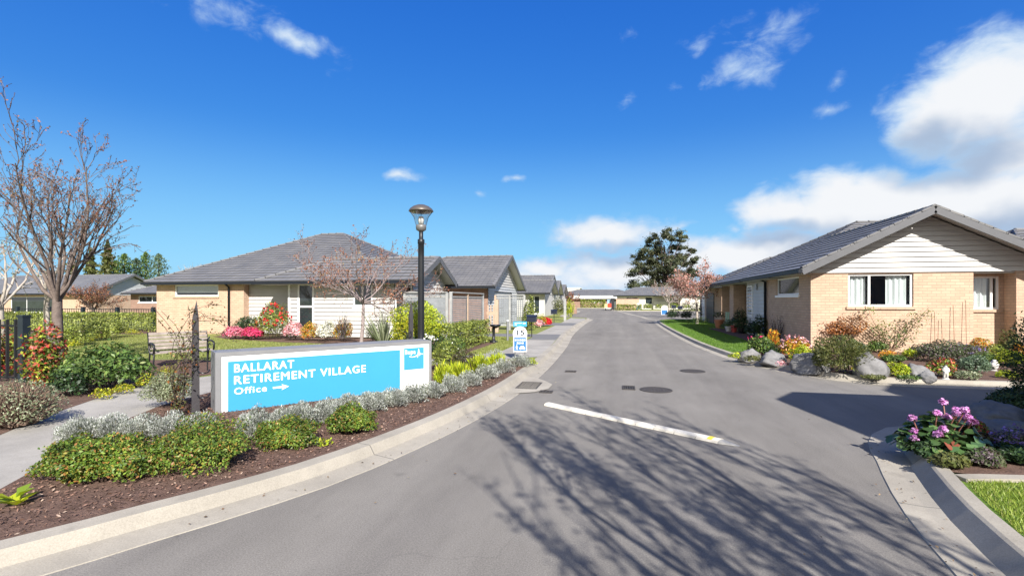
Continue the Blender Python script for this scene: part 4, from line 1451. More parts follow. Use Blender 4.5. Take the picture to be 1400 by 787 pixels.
# ------------------------------------------------------------------ bench
bd = Vector((.50, .866, 0)).normalized()
bn = Vector((bd.y, -bd.x, 0))
bo = at(203, 11.6, ZL - .07)
MBn = Matrix.Translation(bo) @ Matrix(((bd.x, bn.x, 0, 0), (bd.y, bn.y, 0, 0), (0, 0, 1, 0), (0, 0, 0, 1)))
BN = thing('park_bench', 'weathered slatted park bench with black iron arms on the lawn', 'bench', bo)
BL = 1.28
bs = MB(MBn)
for i in range(5):
    z = .47 + i * .085
    y = -.02 - i * .028
    bs.box(.02, BL - .02, y - .012, y + .012, z, z + .068)
bs.build('backrest', WOODW, BN)
ss = MB(MBn)
for i in range(5):
    ss.box(.02, BL - .02, .02 + i * .085, .02 + i * .085 + .066, .40, .425)
ss.build('seat', WOODW, BN)
for x in (0, BL - .04):
    lg_ = MB(MBn)
    lg_.tube([(x + .02, -.16, .88), (x + .02, -.03, .46), (x + .02, .03, .38), (x + .02, -.10, .0)], .022, 6)
    lg_.tube([(x + .02, .03, .38), (x + .02, .42, .39), (x + .02, .46, .36), (x + .02, .40, .18), (x + .02, .47, .0)], .020, 6)
    lg_.build('leg', BLACKM, BN, True)
    am = MB(MBn)
    am.tube([(x + .02, -.07, .58), (x + .02, .06, .635), (x + .02, .30, .635), (x + .02, .44, .61), (x + .02, .475, .54), (x + .02, .44, .44), (x + .02, .38, .40)], .024, 6)
    am.tube([(x + .02, .0, .47), (x + .02, .10, .56), (x + .02, .2, .52)], .010, 5)
    am.build('armrest', BLACKM, BN, True)

# ------------------------------------------------------------------ black railings
def railing(name, label, p, q, h, nb, post, parts=(.16, .92), barr=.010, postw=.05, spear=True, cap=True, group=None):
    p, q = Vector(p), Vector(q)
    t = thing(name, label, 'fence', p, group)
    d = (q - p)
    bars = MB()
    for i in range(nb + 1):
        b = p + d * (i / nb)
        bars.tube([b + V3(0, 0, .06), b + V3(0, 0, h)], barr, 5)
    bars.build('balusters', BLACKM, t)
    rl = MB()
    for k in parts:
        rl.bar(p + V3(0, 0, h * k), q + V3(0, 0, h * k), .03, .04)
    rl.build('rail', BLACKM, t)
    for u in post:
        b = p + d * u
        m = MB()
        m.box(b.x - postw, b.x + postw, b.y - postw, b.y + postw, b.z - .05, b.z + h + .05)
        m.box(b.x - postw * 1.15, b.x + postw * 1.15, b.y - postw * 1.15, b.y + postw * 1.15, b.z + h + .05, b.z + h + .09)
        m.build('post', mat('post_blueblack', (.022, .032, .042), .4, metal=.2, var=.3), t)
    return t


fp = at(33, 9.4, ZL)
railing('metal_fence', 'black upright bar fence with a square end post at the far left edge', (fp.x - 2.6, fp.y - .25, ZL), fp, 1.22, 14, (1.0, 0.0), (.08, .90), .029, .065)
railing('metal_fence', 'low black railing running behind the clipped hedge to the corner of the tan house', (-42, 21.6, ZL), (-22.4, 21.6, ZL), 1.12, 120, [i / 8 for i in range(9)], (.5, .97), .014, .07)

# ------------------------------------------------------------------ timber trellis screens
def screen(label, x0, y0, x1, y1, h, posts, style, group=None, post_mats=None):
    t = thing('trellis_screen', label, 'fence', (x0, y0, ZL), group)
    p, q = Vector((x0, y0, ZL)), Vector((x1, y1, ZL))
    d = q - p
    for i, u in enumerate(posts):
        b = p + d * u
        m = MB().box(b.x - .05, b.x + .05, b.y - .05, b.y + .05, 0, ZL + h)
        m.build('post', (post_mats or {}).get(i, WOODF), t)
    rl = MB()
    rl.bar(p + V3(0, 0, h + .022), q + V3(0, 0, h + .022), .14, .045)
    rl.bar(p + V3(0, 0, .25), q + V3(0, 0, .25), .05, .07)
    rl.bar(p + V3(0, 0, h * .92), q + V3(0, 0, h * .92), .04, .05)
    rl.build('rail', WOODF, t)
    n = d.cross(V3(0, 0, 1)).normalized()
    sl_ = MB()
    if style == 'slats':
        z = .34
        while z < h * .90:
            sl_.bar(p + V3(0, 0, z), q + V3(0, 0, z), .018, .048)
            z += .082
    elif style == 'boards':
        z = .30
        while z < h * .99:
            sl_.bar(p + V3(0, 0, z), q + V3(0, 0, z), .018, .135)
            z += .14
    else:
        z = .30
        while z < h * .97:
            sl_.bar(p + V3(0, 0, z) + n * .008, q + V3(0, 0, z) + n * .008, .014, .040)
            z += .10
        k = int(d.length / .10)
        for i in range(1, k):
            b = p + d * (i / k)
            sl_.bar(b + V3(0, 0, .3) - n * .008, b + V3(0, 0, h * .98) - n * .008, .014, .040, d)
    sl_.build('lattice' if style == 'lattice' else 'slats', mat('wood_slat_grey', (.225, .24, .255), .75, var=.35, vscale=3), t)
    return t


screen('grey board screen behind the yellow shrub, facing the entrance sign', -8.17, 17.6, -6.42, 17.6, 1.88, (0, 1), 'boards')
screen('grey slatted screen with a tan middle post above the low hedge', -6.30, 17.7, -6.36, 22.4, 1.88, (0, .46, 1), 'slats', post_mats={1: WOODO})
screen('grey square lattice screen in two bays beside the driveway', -6.45, 25.2, -4.86, 25.2, 1.86, (0, .5, 1), 'lattice', post_mats={0: WOODO})
gp = thing('gate', 'narrow timber gate with a tall tan post beside the slatted screen', 'gate', (-6.1, 23.2, ZL))
MB().box(-5.95, -5.80, 23.2, 23.35, 0, 1.72).build('post', WOODO, gp)
g_ = MB()
for i in range(3):
    g_.box(-6.36 + i * .14, -6.30 + i * .14, 23.25, 23.28, .15, 1.45)
g_.box(-6.40, -5.96, 23.24, 23.29, .95, 1.12).box(-6.40, -5.96, 23.24, 23.29, .3, .4)
g_.build('gate_leaf', WOODO, gp)

# posts, letterboxes and small fittings up the left side
def letterbox(label, px, d, zt, w=.20, group=None):
    b = at(px, d, ZL)
    t = thing('letterbox', label, 'letterbox', b, group)
    MB().tube([b + V3(0, 0, -.02), b + V3(0, 0, zt - .2)], .022, 6).build('post', BLACKM, t)
    m = MB()
    m.box(b.x - w, b.x + w, b.y - .16, b.y + .16, b.z + zt - .22, b.z + zt)
    m.face([(b.x - w * 1.1, b.y - .18, b.z + zt + .003), (b.x + w * 1.1, b.y - .18, b.z + zt + .003), (b.x + w * 1.1, b.y, b.z + zt + .09), (b.x - w * 1.1, b.y, b.z + zt + .09)])
    m.face([(b.x - w * 1.1, b.y + .18, b.z + zt + .003), (b.x + w * 1.1, b.y + .18, b.z + zt + .003), (b.x + w * 1.1, b.y, b.z + zt + .09), (b.x - w * 1.1, b.y, b.z + zt + .09)])
    m.build('box', mat('letterbox_navy', (.016, .020, .035), .35), t)
    return t


letterbox('navy black letterbox on a thin post behind the shared zone sign', 727, 20.8, .88)
letterbox('small dark letterbox on a thin post beyond the red flowers', 757.5, 33.5, .85)
letterbox('thin dark letterbox on the far right verge by the blue sign', 921, 47, 1.0)
letterbox('thin dark letterbox nearest the pink flowering tree on the right verge', 930, 45.5, .95)
bb = at(694, 18.8, ZL)
bt = thing('bollard', 'slim grey steel post standing on the driveway edge before the lattice screen', 'bollard', bb)
MB().tube([bb + V3(0, 0, -.02), bb + V3(0, 0, .80)], .045, 10).build('shaft', STEEL, bt)
MB().lathe([(.047, .78), (.047, .82), (0, .835)], bb, 10).build('cap', mat('cap_pale', (.6, .62, .63), .4), bt)
wpst = at(772.5, 37, ZL)
wt = thing('timber_post', 'tall grey timber post beside the yellow shrub far up the left side', 'post', wpst)
MB().box(wpst.x - .09, wpst.x + .09, wpst.y - .09, wpst.y + .09, 0, 1.75).build('shaft', WOODF, wt)
MB().box(wpst.x - .11, wpst.x + .11, wpst.y - .11, wpst.y + .11, 1.75, 1.80).build('cap', WOODF, wt)
bbt = at(675, 18.1, ZL)
bt = thing('bird_bath', 'small black bird bath ornament at the end of the low hedge', 'bird bath', bbt)
MB().lathe([(.0, 0), (.15, 0), (.16, .05), (.06, .09), (.05, .30), (.055, .52), (.08, .56), (.0, .57)], bbt, 12).build('pedestal', BLACKM, bt, True)
MB().lathe([(.06, .55), (.19, .62), (.22, .68), (.19, .67), (.0, .62)], bbt + V3(.06, 0, 0), 14).build('bowl', BLACKM, bt, True)
lbp = at(785.5, 60, ZL)
bt = thing('letterbox', 'pale pink brick letterbox pillar at the far bend of the left kerb', 'letterbox', lbp)
MB().box(lbp.x - .28, lbp.x + .28, lbp.y - .25, lbp.y + .25, 0, 1.0).build('pillar', BRICK_PINK, bt)
MB().box(lbp.x - .33, lbp.x + .33, lbp.y - .3, lbp.y + .3, 1.0, 1.07).build('cap', mat('coping_tan', (.38, .26, .19)), bt)

# small service vehicle at the end of the street
sv = at(833, 79, 0)
vt = thing('service_vehicle', 'small red and blue service cart with tall dark back at the street end', 'utility cart', sv)
xv = lambda a, b, c, d, e, f: (sv.x + a, sv.x + b, sv.y + c, sv.y + d, e, f)
m = MB(); m.box(*xv(-.75, .35, -.6, 1.2, .25, .5)); m.build('chassis', mat('cart_grey', (.42, .42, .38), .5), vt)
m = MB(); m.prism([(sv.x - .75, sv.y - .5), (sv.x - .25, sv.y - .5), (sv.x - .25, sv.y + 1.0), (sv.x - .6, sv.y + 1.0)], .5, 1.05); m.build('tub', mat('cart_yellow', (.55, .50, .22), .5), vt)
m = MB(); m.box(*xv(-.22, .32, -.62, .3, .5, 1.15)); m.build('engine_cover', mat('cart_red', (.60, .06, .03), .4), vt)
m = MB(); m.box(*xv(-.35, .30, .35, 1.2, 1.0, 1.75)); m.build('cab', mat('cart_blue', (.22, .36, .48), .3), vt)
m = MB(); m.box(*xv(.36, .78, -.3, .9, .15, 1.85)); m.box(*xv(.30, .85, -.25, .7, 1.85, 2.0)); m.build('back_body', mat('cart_black', (.014, .014, .018), .6), vt)
for wx, wy in ((-.6, -.4), (-.6, .9), (.3, -.4), (.3, .9)):
    m = MB(Matrix.Translation((sv.x + wx, sv.y + wy, .25)) @ Matrix.Rotation(math.pi / 2, 4, 'Y'))
    m.lathe([(0, -.08), (.22, -.08), (.25, -.05), (.25, .05), (.22, .08), (0, .08)], (0, 0, 0), 12)
    m.build('wheel', mat('rubber_dark', (.05, .048, .045)), vt)

# ------------------------------------------------------------------ rocks, statues, pots
def rock(label, pxl, pxr, yt, yb, seed, m=None, zb=.1, flat=1.0, group='boulders along the right garden bed', dd=None):
    rng = np.random.default_rng(seed)
    d = (dd or gd(yb, zb))
    r = (pxr - pxl) / 2 * d / FPX
    d += r * .55
    c = at((pxl + pxr) / 2, d, 0)
    top = CAMH - (yt - HOR) / FPX * (d - .2 * r)
    h = (top - zb) * .90
    import bmesh
    b = bmesh.new()
    bmesh.ops.create_icosphere(b, subdivisions=4, radius=1)
    pl = [(Vector(unit(rng.normal(size=3) + np.array([0, 0, .35]))), rng.uniform(.72, .95)) for _ in range(22)]
    fr = rng.uniform(0, 6, 9)
    for v in b.verts:
        n = v.co.normalized()
        rad = 1.15
        for p, o in pl:
            q = n.dot(p)
            if q > .01:
                rad = min(rad, o / q)
        rad *= 1 + .05 * math.sin(n.x * 3.1 + fr[4]) * math.sin(n.y * 3.7 + n.z * 2 + fr[5]) + .035 * math.sin(n.x * 7 + fr[0]) * math.sin(n.y * 6 + fr[1]) + .03 * math.sin(n.z * 13 + n.x * 9 + fr[2]) + .016 * math.sin(n.y * 23 + n.z * 17 + fr[3])
        v.co = n * rad
    zs = [v.co.z for v in b.verts]
    xs = [v.co.x for v in b.verts]
    zmax, xm = max(zs), max(max(xs), -min(xs))
    for v in b.verts:
        v.co.x *= r / xm
        v.co.y *= r / xm * .85 * flat
        v.co.z = v.co.z / zmax * h * (1.0 if v.co.z > 0 else .35)
    me = bpy.data.meshes.new('boulder')
    b.to_mesh(me)
    b.free()
    me.polygons.foreach_set('use_smooth', [True] * len(me.polygons))
    me.materials.append(m or ROCK)
    o = bpy.data.objects.new('boulder', me)
    COL.objects.link(o)
    o.location = (c.x, c.y, zb)
    o.rotation_euler.z = YAW + .3
    ORIG[o.name] = Vector(o.location)
    return tag(o, label, 'boulder', group)


rock('low grey boulder at the left tip of the right garden, half covered by plants', 1008, 1040, 474, 492, 1)
rock('long dark grey boulder, second from the lawn in the right garden', 1036, 1082, 477, 498, 2)
rock('broad grey boulder under the olive juniper in the right garden', 1084, 1136, 479, 507, 3)
rock('tallest pale grey pointed boulder in the right garden, below the house window', 1162, 1220, 477, 516, 14)
rock('flat topped grey boulder between lime plants and the red-leaved plant', 1238, 1270, 495, 517, 5)
rock('small low grey boulder at the kerb just left of the white statue', 1256, 1280, 505, 520, 6)
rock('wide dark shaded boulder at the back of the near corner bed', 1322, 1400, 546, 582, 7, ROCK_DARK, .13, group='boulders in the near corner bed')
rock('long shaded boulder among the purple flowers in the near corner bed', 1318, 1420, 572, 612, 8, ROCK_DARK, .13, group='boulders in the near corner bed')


def statue(label, px, yt, yb, zb=.1, kind='figure'):
    d = gd(yb, zb)
    b = at(px, d, zb)
    h = (yb - yt) / FPX * d
    t = thing('garden_statue', label, 'statue', b)
    MB().lathe([(.0, -.02), (.20 * h, -.02), (.20 * h, .05 * h), (.15 * h, .09 * h), (.15 * h, .14 * h), (0, .14 * h)], b, 12).build('plinth', STATUE, t)
    me = bpy.data.meshes.new('statue_body')
    if kind == 'figure':
        J = [(0, 0, .45), (0, 0, .60), (0, 0, .74), (0, 0, .80), (0, -.01, .90), (.07, 0, .42), (.075, -.03, .28), (.07, 0, .13), (-.07, 0, .42), (-.07, .02, .28), (-.07, 0, .13),
             (.13, 0, .72), (.17, -.03, .58), (.10, -.10, .50), (-.13, 0, .72), (-.17, -.02, .58), (-.10, -.10, .52)]
        E_ = [(0, 1), (1, 2), (2, 3), (3, 4), (0, 5), (5, 6), (6, 7), (0, 8), (8, 9), (9, 10), (2, 11), (11, 12), (12, 13), (2, 14), (14, 15), (15, 16)]
        rad = [.13, .12, .12, .055, .095, .09, .065, .05, .09, .065, .05, .06, .045, .035, .06, .045, .035]
    else:
        J = [(0, 0, .25), (0, -.02, .48), (0, -.08, .66), (0, -.14, .78), (.18, .02, .38), (-.18, .02, .40), (.10, -.16, .18), (-.10, -.16, .18)]
        E_ = [(0, 1), (1, 2), (2, 3), (1, 4), (1, 5), (0, 6), (0, 7)]
        rad = [.26, .25, .16, .13, .13, .12, .09, .09]
    me.from_pydata([(x * h, y * h, z * h) for x, y, z in J], E_, [])
    o = bpy.data.objects.new('statue_body', me)
    COL.objects.link(o)
    o.parent = t
    ORIG[o.name] = Vector(b)
    md = o.modifiers.new('skin', 'SKIN')
    for i, r in enumerate(rad):
        me.skin_vertices[0].data[i].radius = (r * h, r * h)
    me.skin_vertices[0].data[0].use_root = True
    o.modifiers.new('sub', 'SUBSURF').levels = 2
    o.modifiers['sub'].render_levels = 2
    me.materials.append(STATUE)
    return t


statue('white standing garden statue by the right kerb among red leaves', 1293, 497, 519)
statue('white seated garden ornament before the green shrubs at right', 1358.5, 487, 507, kind='seated')
statue('small white garden figure beside the broad boulder and the juniper', 1131, 493, 509)


def pot_plant(label, px, yb, w, hp, pal, seed, zb=.1, m=None, leaf=.09, dd=None):
    d = dd or gd(yb, zb)
    b = at(px, d, zb)
    t = thing('potted_plant', label, 'potted plant', b)
    r = w / 2
    MB().lathe([(0, 0), (r * .72, 0), (r * .95, hp * .82), (r * 1.08, hp * .82), (r * 1.08, hp), (r * .9, hp), (r * .88, hp * .9), (0, hp * .88)], b, 14).build('pot', m or TERRA, t)
    rng = np.random.default_rng(seed)
    foliage('leaves', rng, b + V3(0, 0, hp + w * .45), (w * .75, w * .75, w * .6), 260, leaf, PAL[pal], t)
    return t


pot_plant('terracotta pot with a rusty orange plant in front of the low hedge', 656, 467, .26, .22, 'rust', 21)
pot_plant('terracotta pot with dark foliage on the shaded lawn edge, nearest the tree', 983, 452, .5, .48, 'dark', 22, dd=27.5)
pot_plant('dark pot with grey green plant by the brick pillar of the right house', 1014, 460, .42, .40, 'green', 23, m=BLACKM, dd=23.2)
pot_plant('low white pot of flowers on the shaded edge by the right house porch', 996, 460, .34, .26, 'blue', 24, m=STATUE, dd=24.6)
pot_plant('red pot in the shade beside the porch pillar of the right house', 1004, 460, .34, .34, 'dark', 25, m=mat('pot_red', (.35, .05, .04), .5), dd=24.0)
ch = at(1000, 26.4, ZL)
ct = thing('garden_chair', 'pale green plastic garden chair in the shade of the porch', 'chair', ch)
PG = mat('plastic_green', (.35, .55, .45), .4)
MB().box(ch.x - .25, ch.x + .25, ch.y - .25, ch.y + .25, .52, .56).build('seat', PG, ct)
m = MB()
for i in range(5):
    m.box(ch.x - .25 + i * .105, ch.x - .17 + i * .105, ch.y + .22, ch.y + .26, .56, 1.0)
m.box(ch.x - .26, ch.x + .26, ch.y + .215, ch.y + .265, .96, 1.04)
m.build('backrest', PG, ct)
for i, j in ((-1, -1), (1, -1), (1, 1), (-1, 1)):
    MB().tube([(ch.x + i * .24, ch.y + j * .24, .1), (ch.x + i * .21, ch.y + j * .21, .53)], .022, 6).build('leg', PG, ct)

# ------------------------------------------------------------------ trees
def limb(rng, p, d, L, n, r0, r1, curve_up=.15, wob=.12):
    pts, rad = [np.array(p, float)], [r0]
    d = unit(np.array(d, float))
    for i in range(n):
        d = unit(d + rng.normal(size=3) * wob + np.array([0, 0, curve_up]))
        pts.append(pts[-1] + d * L / n)
        rad.append(r0 + (r1 - r0) * (i + 1) / n)
    return pts, rad, d


def grow(rng, base, h, r0, mains, spread, L, levels=3, kids=(6, 5, 4), up=.12, ratio=.55, lean=(0, 0), flat=1.0, trunk_top=.42, minr=.004, kid_ang=.75, rot=0.0):
    """skeleton of a deciduous tree: trunk, rising limbs, twigs"""
    br = []
    b = np.array(base, float)
    tp, tr, td = limb(rng, b, (lean[0], lean[1], 1), h, 5, r0 * 1.0, r0 * .74, .3, .05)
    tr[0] = r0 * 1.25
    br.append((tp, tr, 0))
    st = []
    for i in range(mains):
        az = 2 * math.pi * (i + rng.uniform(-.3, .3)) / mains + rot
        el = rng.uniform(*spread)
        s = tp[-1] - np.array([0, 0, rng.uniform(0, h * .10)])
        st.append((s, (math.cos(az) * math.sin(el), math.sin(az) * math.sin(el), math.cos(el) * flat), L * rng.uniform(.8, 1.12), r0 * trunk_top, 1))
    while st:
        p, d, l, r, lev = st.pop()
        n = 7 if lev == 1 else 5 if lev == 2 else 4
        pts, rad, _ = limb(rng, p, d, l, n, r, max(minr, r * .22), up / lev, .10 + .03 * lev)
        br.append((pts, rad, lev))
        if lev < levels:
            for k in range(kids[lev - 1]):
                t = rng.uniform(.22, .98) if k else .97
                i = min(int(t * n), n - 1)
                q = pts[i] + (pts[i + 1] - pts[i]) * (t * n - i)
                ax = unit(pts[i + 1] - pts[i])
                nd = unit(ax + unit(rng.normal(size=3)) * kid_ang + [0, 0, .12])
                st.append((q, nd, l * ratio * rng.uniform(.7, 1.2) * (1.15 - .4 * t), max(minr, rad[i] * .55), lev + 1))
    return br


def tree_obj(name, label, cat, rng, base, br, bark, leaves=None, group=None, crown_name='crown'):
    t = thing(name, label, cat, base, group)
    tk, lb = MB(), MB()
    for pts, rad, lev in br:
        if lev <= 1:
            tk.tube(pts, rad, 9 if lev == 0 else 6, False)
        else:
            lb.tube(pts, rad, 4 if lev == 2 else 3, False)
    to = tk.build('trunk', bark, t, True)
    if lb.f:
        lb.build('branches', bark, to)
    if leaves:
        pal, size, per, minlev, jit, style = leaves
        P, D = [], []
        for pts, rad, lev in br:
            if lev >= minlev:
                a = np.array(pts)
                for _ in range(per):
                    u = rng.uniform(.25, 1) * (len(a) - 1)
                    i = min(int(u), len(a) - 2)
                    P.append(a[i] + (a[i + 1] - a[i]) * (u - i) + rng.normal(size=3) * jit)
                    D.append(unit(a[i + 1] - a[i]))
        scatter(crown_name, rng, np.array(P), np.array(D), size, PAL[pal], t, style, LEAF_DRY if pal in ('autumn',) else LEAF, .55)
    return t


rng = np.random.default_rng(77)
b0 = at(79, 11.3, ZL)
br = grow(rng, b0, 1.65, .125, 10, (.12, 1.20), 3.0, 4, (8, 6, 3), .11, .46, minr=.0045, kid_ang=.66, trunk_top=.36)
tree_obj('bare_tree', 'large nearly bare grey tree with small rusty leaf buds at far left', 'tree', rng, b0, br, BARK, ('autumn', .048, 2, 3, .012, 'any'))
b0 = at(63, 16.5, ZL)
br = grow(rng, b0, 1.6, .10, 5, (.3, .9), 1.9, 3, (5, 4), .10, .5)
tree_obj('bare_tree', 'thin pale trunk standing just behind the large bare tree', 'tree', rng, b0, br, BARK_PALE, ('autumn', .06, 3, 3, .02, 'any'))
b0 = at(3, 14.5, ZL)
br = grow(rng, b0, 1.5, .12, 6, (.4, 1.1), 1.9, 3, (6, 5), .10, .5)
tree_obj('bare_tree', 'pale barked small tree cut by the left edge of the view', 'tree', rng, b0, br, BARK_PALE, ('greyg', .07, 4, 3, .03, 'any'))
b0 = at(493.5, 15.6, ZL)
br = grow(rng, b0, 1.62, .062, 10, (.95, 1.50), 2.05, 3, (10, 6), .03, .5, minr=.004, kid_ang=.6)
b1 = grow(rng, b0, 1.62, .03, 4, (.35, .8), 1.35, 3, (6, 4), .03, .5, minr=.004)
tree_obj('cherry_tree', 'small spreading tree with rusty new leaves and a slim straight trunk behind the sign', 'tree', rng, b0, br + b1[1:], mat('bark_cherry', (.30, .245, .235), .8, vscale=6, bump=.4, col2=(.17, .13, .125)), ('autumn', .060, 4, 2, .03, 'any'))
b0 = at(953, 32.5, ZL)
br = grow(rng, b0, 1.75, .085, 10, (.5, 1.35), 1.75, 3, (8, 6), .06, .5, minr=.008)
tree_obj('blossom_tree', 'round pink flowering tree on the lawn before the next brick house', 'tree', rng, b0, br, BARK_PALE, ('blossom', .13, 7, 2, .12, 'any'))
b0 = at(915, 48, ZL)
br = grow(rng, b0, 1.3, .08, 8, (.5, 1.3), 1.9, 3, (7, 5), .06, .5, minr=.010)
tree_obj('pale_tree', 'pale wispy tree with pinkish buds left of the pink flowering tree', 'tree', rng, b0, br, BARK_PALE, ('blossom', .10, 2, 3, .06, 'any'))
b0 = at(128, 47, ZL)
br = grow(rng, b0, .7, .12, 10, (.5, 1.4), 2.3, 3, (9, 6), .06, .52, minr=.014)
tree_obj('red_tree', 'reddish brown bushy tree in front of the far left gable house', 'tree', rng, b0, br, BARK_DARK, ('autumn', .13, 5, 2, .10, 'any'))
# trees seen over the far roofs
for px, d, L, lab in ((745, 75, 1.9, 'reddish small tree beside the white gabled house on the left'), (881 - 18, 118, 2.2, 'pinkish bare tree behind the roofs left of the big gum'), (804, 108, 1.6, 'reddish bush tree in front of the low house at the street end'),
                      (779, 100, 1.8, 'reddish tree at the left end of the low house closing the street')):
    b0 = at(px, d, 0)
    br = grow(rng, b0, 1.2, .10, 7, (.4, 1.2), L, 3, (6, 5), .06, .5, minr=.02)
    tree_obj('red_tree', lab, 'tree', rng, b0, br, BARK_DARK, ('autumn', .22, 4, 2, .15, 'any'), 'reddish trees around the far houses')
# the tree behind the camera whose bare crown shades the road
b0 = (2.66, .22, ZL)
rng = np.random.default_rng(12)
br = []
tp, tr, _ = limb(rng, b0, (0, 0, 1), 1.25, 4, .10, .08, .3, .03)
br.append((tp, tr, 0))
for i in range(18):
    az = 2 * math.pi * i / 18 + rng.uniform(-.2, .2)
    R_ = (.45, 1.0, 1.5)[i % 3] * rng.uniform(.85, 1.15)
    z0, z1 = 1.05 + .2 * (i % 2), rng.uniform(4.9, 6.1)
    us = np.linspace(0, 1, 10)
    pts = [np.array([b0[0] + math.cos(az) * R_ * (1 - (1 - min(1, u * 2.0)) ** 2) + .05 * math.sin(u * 9 + i), b0[1] + math.sin(az) * R_ * (1 - (1 - min(1, u * 2.0)) ** 2) + .05 * math.cos(u * 8 + 2 * i), z0 + (z1 - z0) * u]) for u in us]
    br.append((pts, list(np.linspace(.030, .005, 10)), 1))
    for k in range(11):
        u = rng.uniform(.12, .8) * 9
        q_ = pts[int(u)] + (pts[int(u) + 1] - pts[int(u)]) * (u % 1)
        a2 = az + rng.normal() * 1.3
        sp, sr_, _ = limb(rng, q_, (math.cos(a2) * .55, math.sin(a2) * .55, 1), rng.uniform(.7, 1.9), 6, .013, .004, .22, .07)
        br.append((sp, sr_, 2))
        for m_ in range(4):
            w_ = int(rng.integers(1, 6))
            tw, twr, _ = limb(rng, sp[w_], unit(rng.normal(size=3)) * .6 + [0, 0, .7], rng.uniform(.12, .42), 3, .005, .003, .15, .1)
            br.append((tw, twr, 3))
tree_obj('bare_tree', 'bare vase shaped tree on the near right lawn casting its branch shadow on the road', 'tree', rng, b0, br, BARK, ('autumn', .075, 4, 3, .04, 'any'))

# the big gum tree
rng = np.random.default_rng(5)
b0 = at(908, 112, 0)
GT = thing('gum_tree', 'very large dark green gum tree towering behind the far houses', 'tree', b0)
tk = MB()
cl = [(-6.2, 4.4, 2.0), (-5.2, 7.2, 2.3), (-3.0, 5.6, 2.5), (-6.6, 9.0, 1.6), (-4.4, 10.2, 2.2), (-2.2, 8.4, 2.6), (-5.6, 12.0, 1.3), (-3.2, 12.6, 2.0), (-1.2, 11.2, 2.4), (-2.4, 14.8, 1.9), (0, 14.0, 2.3),
      (-1.4, 16.4, 1.6), (1.2, 16.6, 1.9), (3.2, 15.9, 1.4), (2.2, 13.0, 2.4), (4.3, 13.6, 1.3), (.6, 9.6, 2.8), (3.4, 10.4, 2.4), (5.6, 12.4, 1.1), (7.3, 13.4, .9), (5.4, 9.4, 2.0), (7.6, 11.0, 1.1), (2.6, 6.6, 2.8), (5.4, 6.4, 2.3), (7.0, 8.0, 1.5), (0, 5.4, 2.7), (6.6, 4.2, 1.8), (-1, 3.4, 2.2), (3.4, 3.6, 2.2)]
for i, (x, z, r) in enumerate(cl):
    y = np.random.default_rng(100 + i).uniform(-3.0, 3.0)
    c = np.array(b0) + np.array([x * CA, x * SA, z]) + np.array([-SA, CA, 0]) * y
    s = np.array(b0) + [0, 0, rng.uniform(1.5, min(8, z * .7))]
    pts = [s, s * .6 + c * .4 + [0, 0, -.5 + rng.normal() * .4], c]
    tk.tube(pts, [.24, .13, .04], 6, False)
    for _ in range(4):
        e = c + unit(rng.normal(size=3)) * r * .8
        tk.tube([pts[1] * .4 + c * .6, e], [.05, .02], 4, False)
tk.tube([np.array(b0), np.array(b0) + [0, .2, 4], np.array(b0) + [.3, 0, 9], np.array(b0) + [0, 0, 14.5]], [.75, .55, .38, .12], 10, False)
tk.build('trunk', BARK_DARK, GT, True)
Ps, Ds = [], []
for i, (x, z, r) in enumerate(cl):
    rg = np.random.default_rng(100 + i)
    y = rg.uniform(-3.0, 3.0)
    c = np.array(b0) + np.array([x * CA, x * SA, z]) + np.array([-SA, CA, 0]) * y
    for k in range(6):
        cc = c + unit(rg.normal(size=3)) * r * .85 * np.array([1, 1, .75])
        p, dd_ = crown_points(rg, 260, cc, (r * .78, r * .78, r * .46), 8, .05, -.8, .65)
        Ps.append(p)
        Ds.append(dd_)
for i in range(46):
    rg = np.random.default_rng(300 + i)
    v_ = unit(rg.normal(size=3)) * rg.uniform(.35, .92)
    x, z, y = .9 + v_[0] * 6.3, 9.2 + v_[2] * 6.2, v_[1] * 4.0
    c = np.array(b0) + np.array([x * CA, x * SA, z]) + np.array([-SA, CA, 0]) * y
    p, dd_ = crown_points(rg, 260, c, (1.25, 1.25, .75), 8, .05, -.8, .65)
    Ps.append(p)
    Ds.append(dd_)
scatter('crown', rng, np.concatenate(Ps), np.concatenate(Ds), .40, PAL['euca'], GT, 'broad', None, .5)

# dark conifers and thin spring-green trees beyond the far left roofs
rng = np.random.default_rng(9)
def far_tree(name, label, px, d, h, w, pal, style, n, leaf, group):
    b = at(px, d, 0)
    t = thing(name, label, 'tree', b, group)
    MB().tube([b, b + V3(0, 0, h * .5), b + V3(.1, 0, h * .96)], [w * .06, w * .04, .03], 6).build('trunk', BARK_DARK, t)
    u = rng.random(n) ** .8
    if style == 'cone':
        rr = (1 - u) ** .8 * w * .5 * (.55 + .45 * np.abs(np.sin(u * 24 + rng.uniform(0, 6))))
        z = h * (.06 + .94 * u)
    else:
        rr = np.sin(np.clip(u, .02, 1) * math.pi) ** .55 * w * .5
        z = h * (.12 + .88 * u)
    a = rng.uniform(0, 2 * math.pi, n)
    kx = rng.random(n) ** .6
    clump = .62 + .38 * np.sin(a * 3 + z * 2.3) * np.sin(a * 2 - z * 1.7 + 1)
    P = np.stack([b.x + np.cos(a) * rr * kx * clump, b.y + np.sin(a) * rr * kx * clump, b.z + z], 1)
    D = unit(np.stack([np.cos(a), np.sin(a), .4 * np.ones(n)], 1))
    scatter('crown', rng, P, D, leaf, PAL[pal], t, 'any', None, .5)
    return t


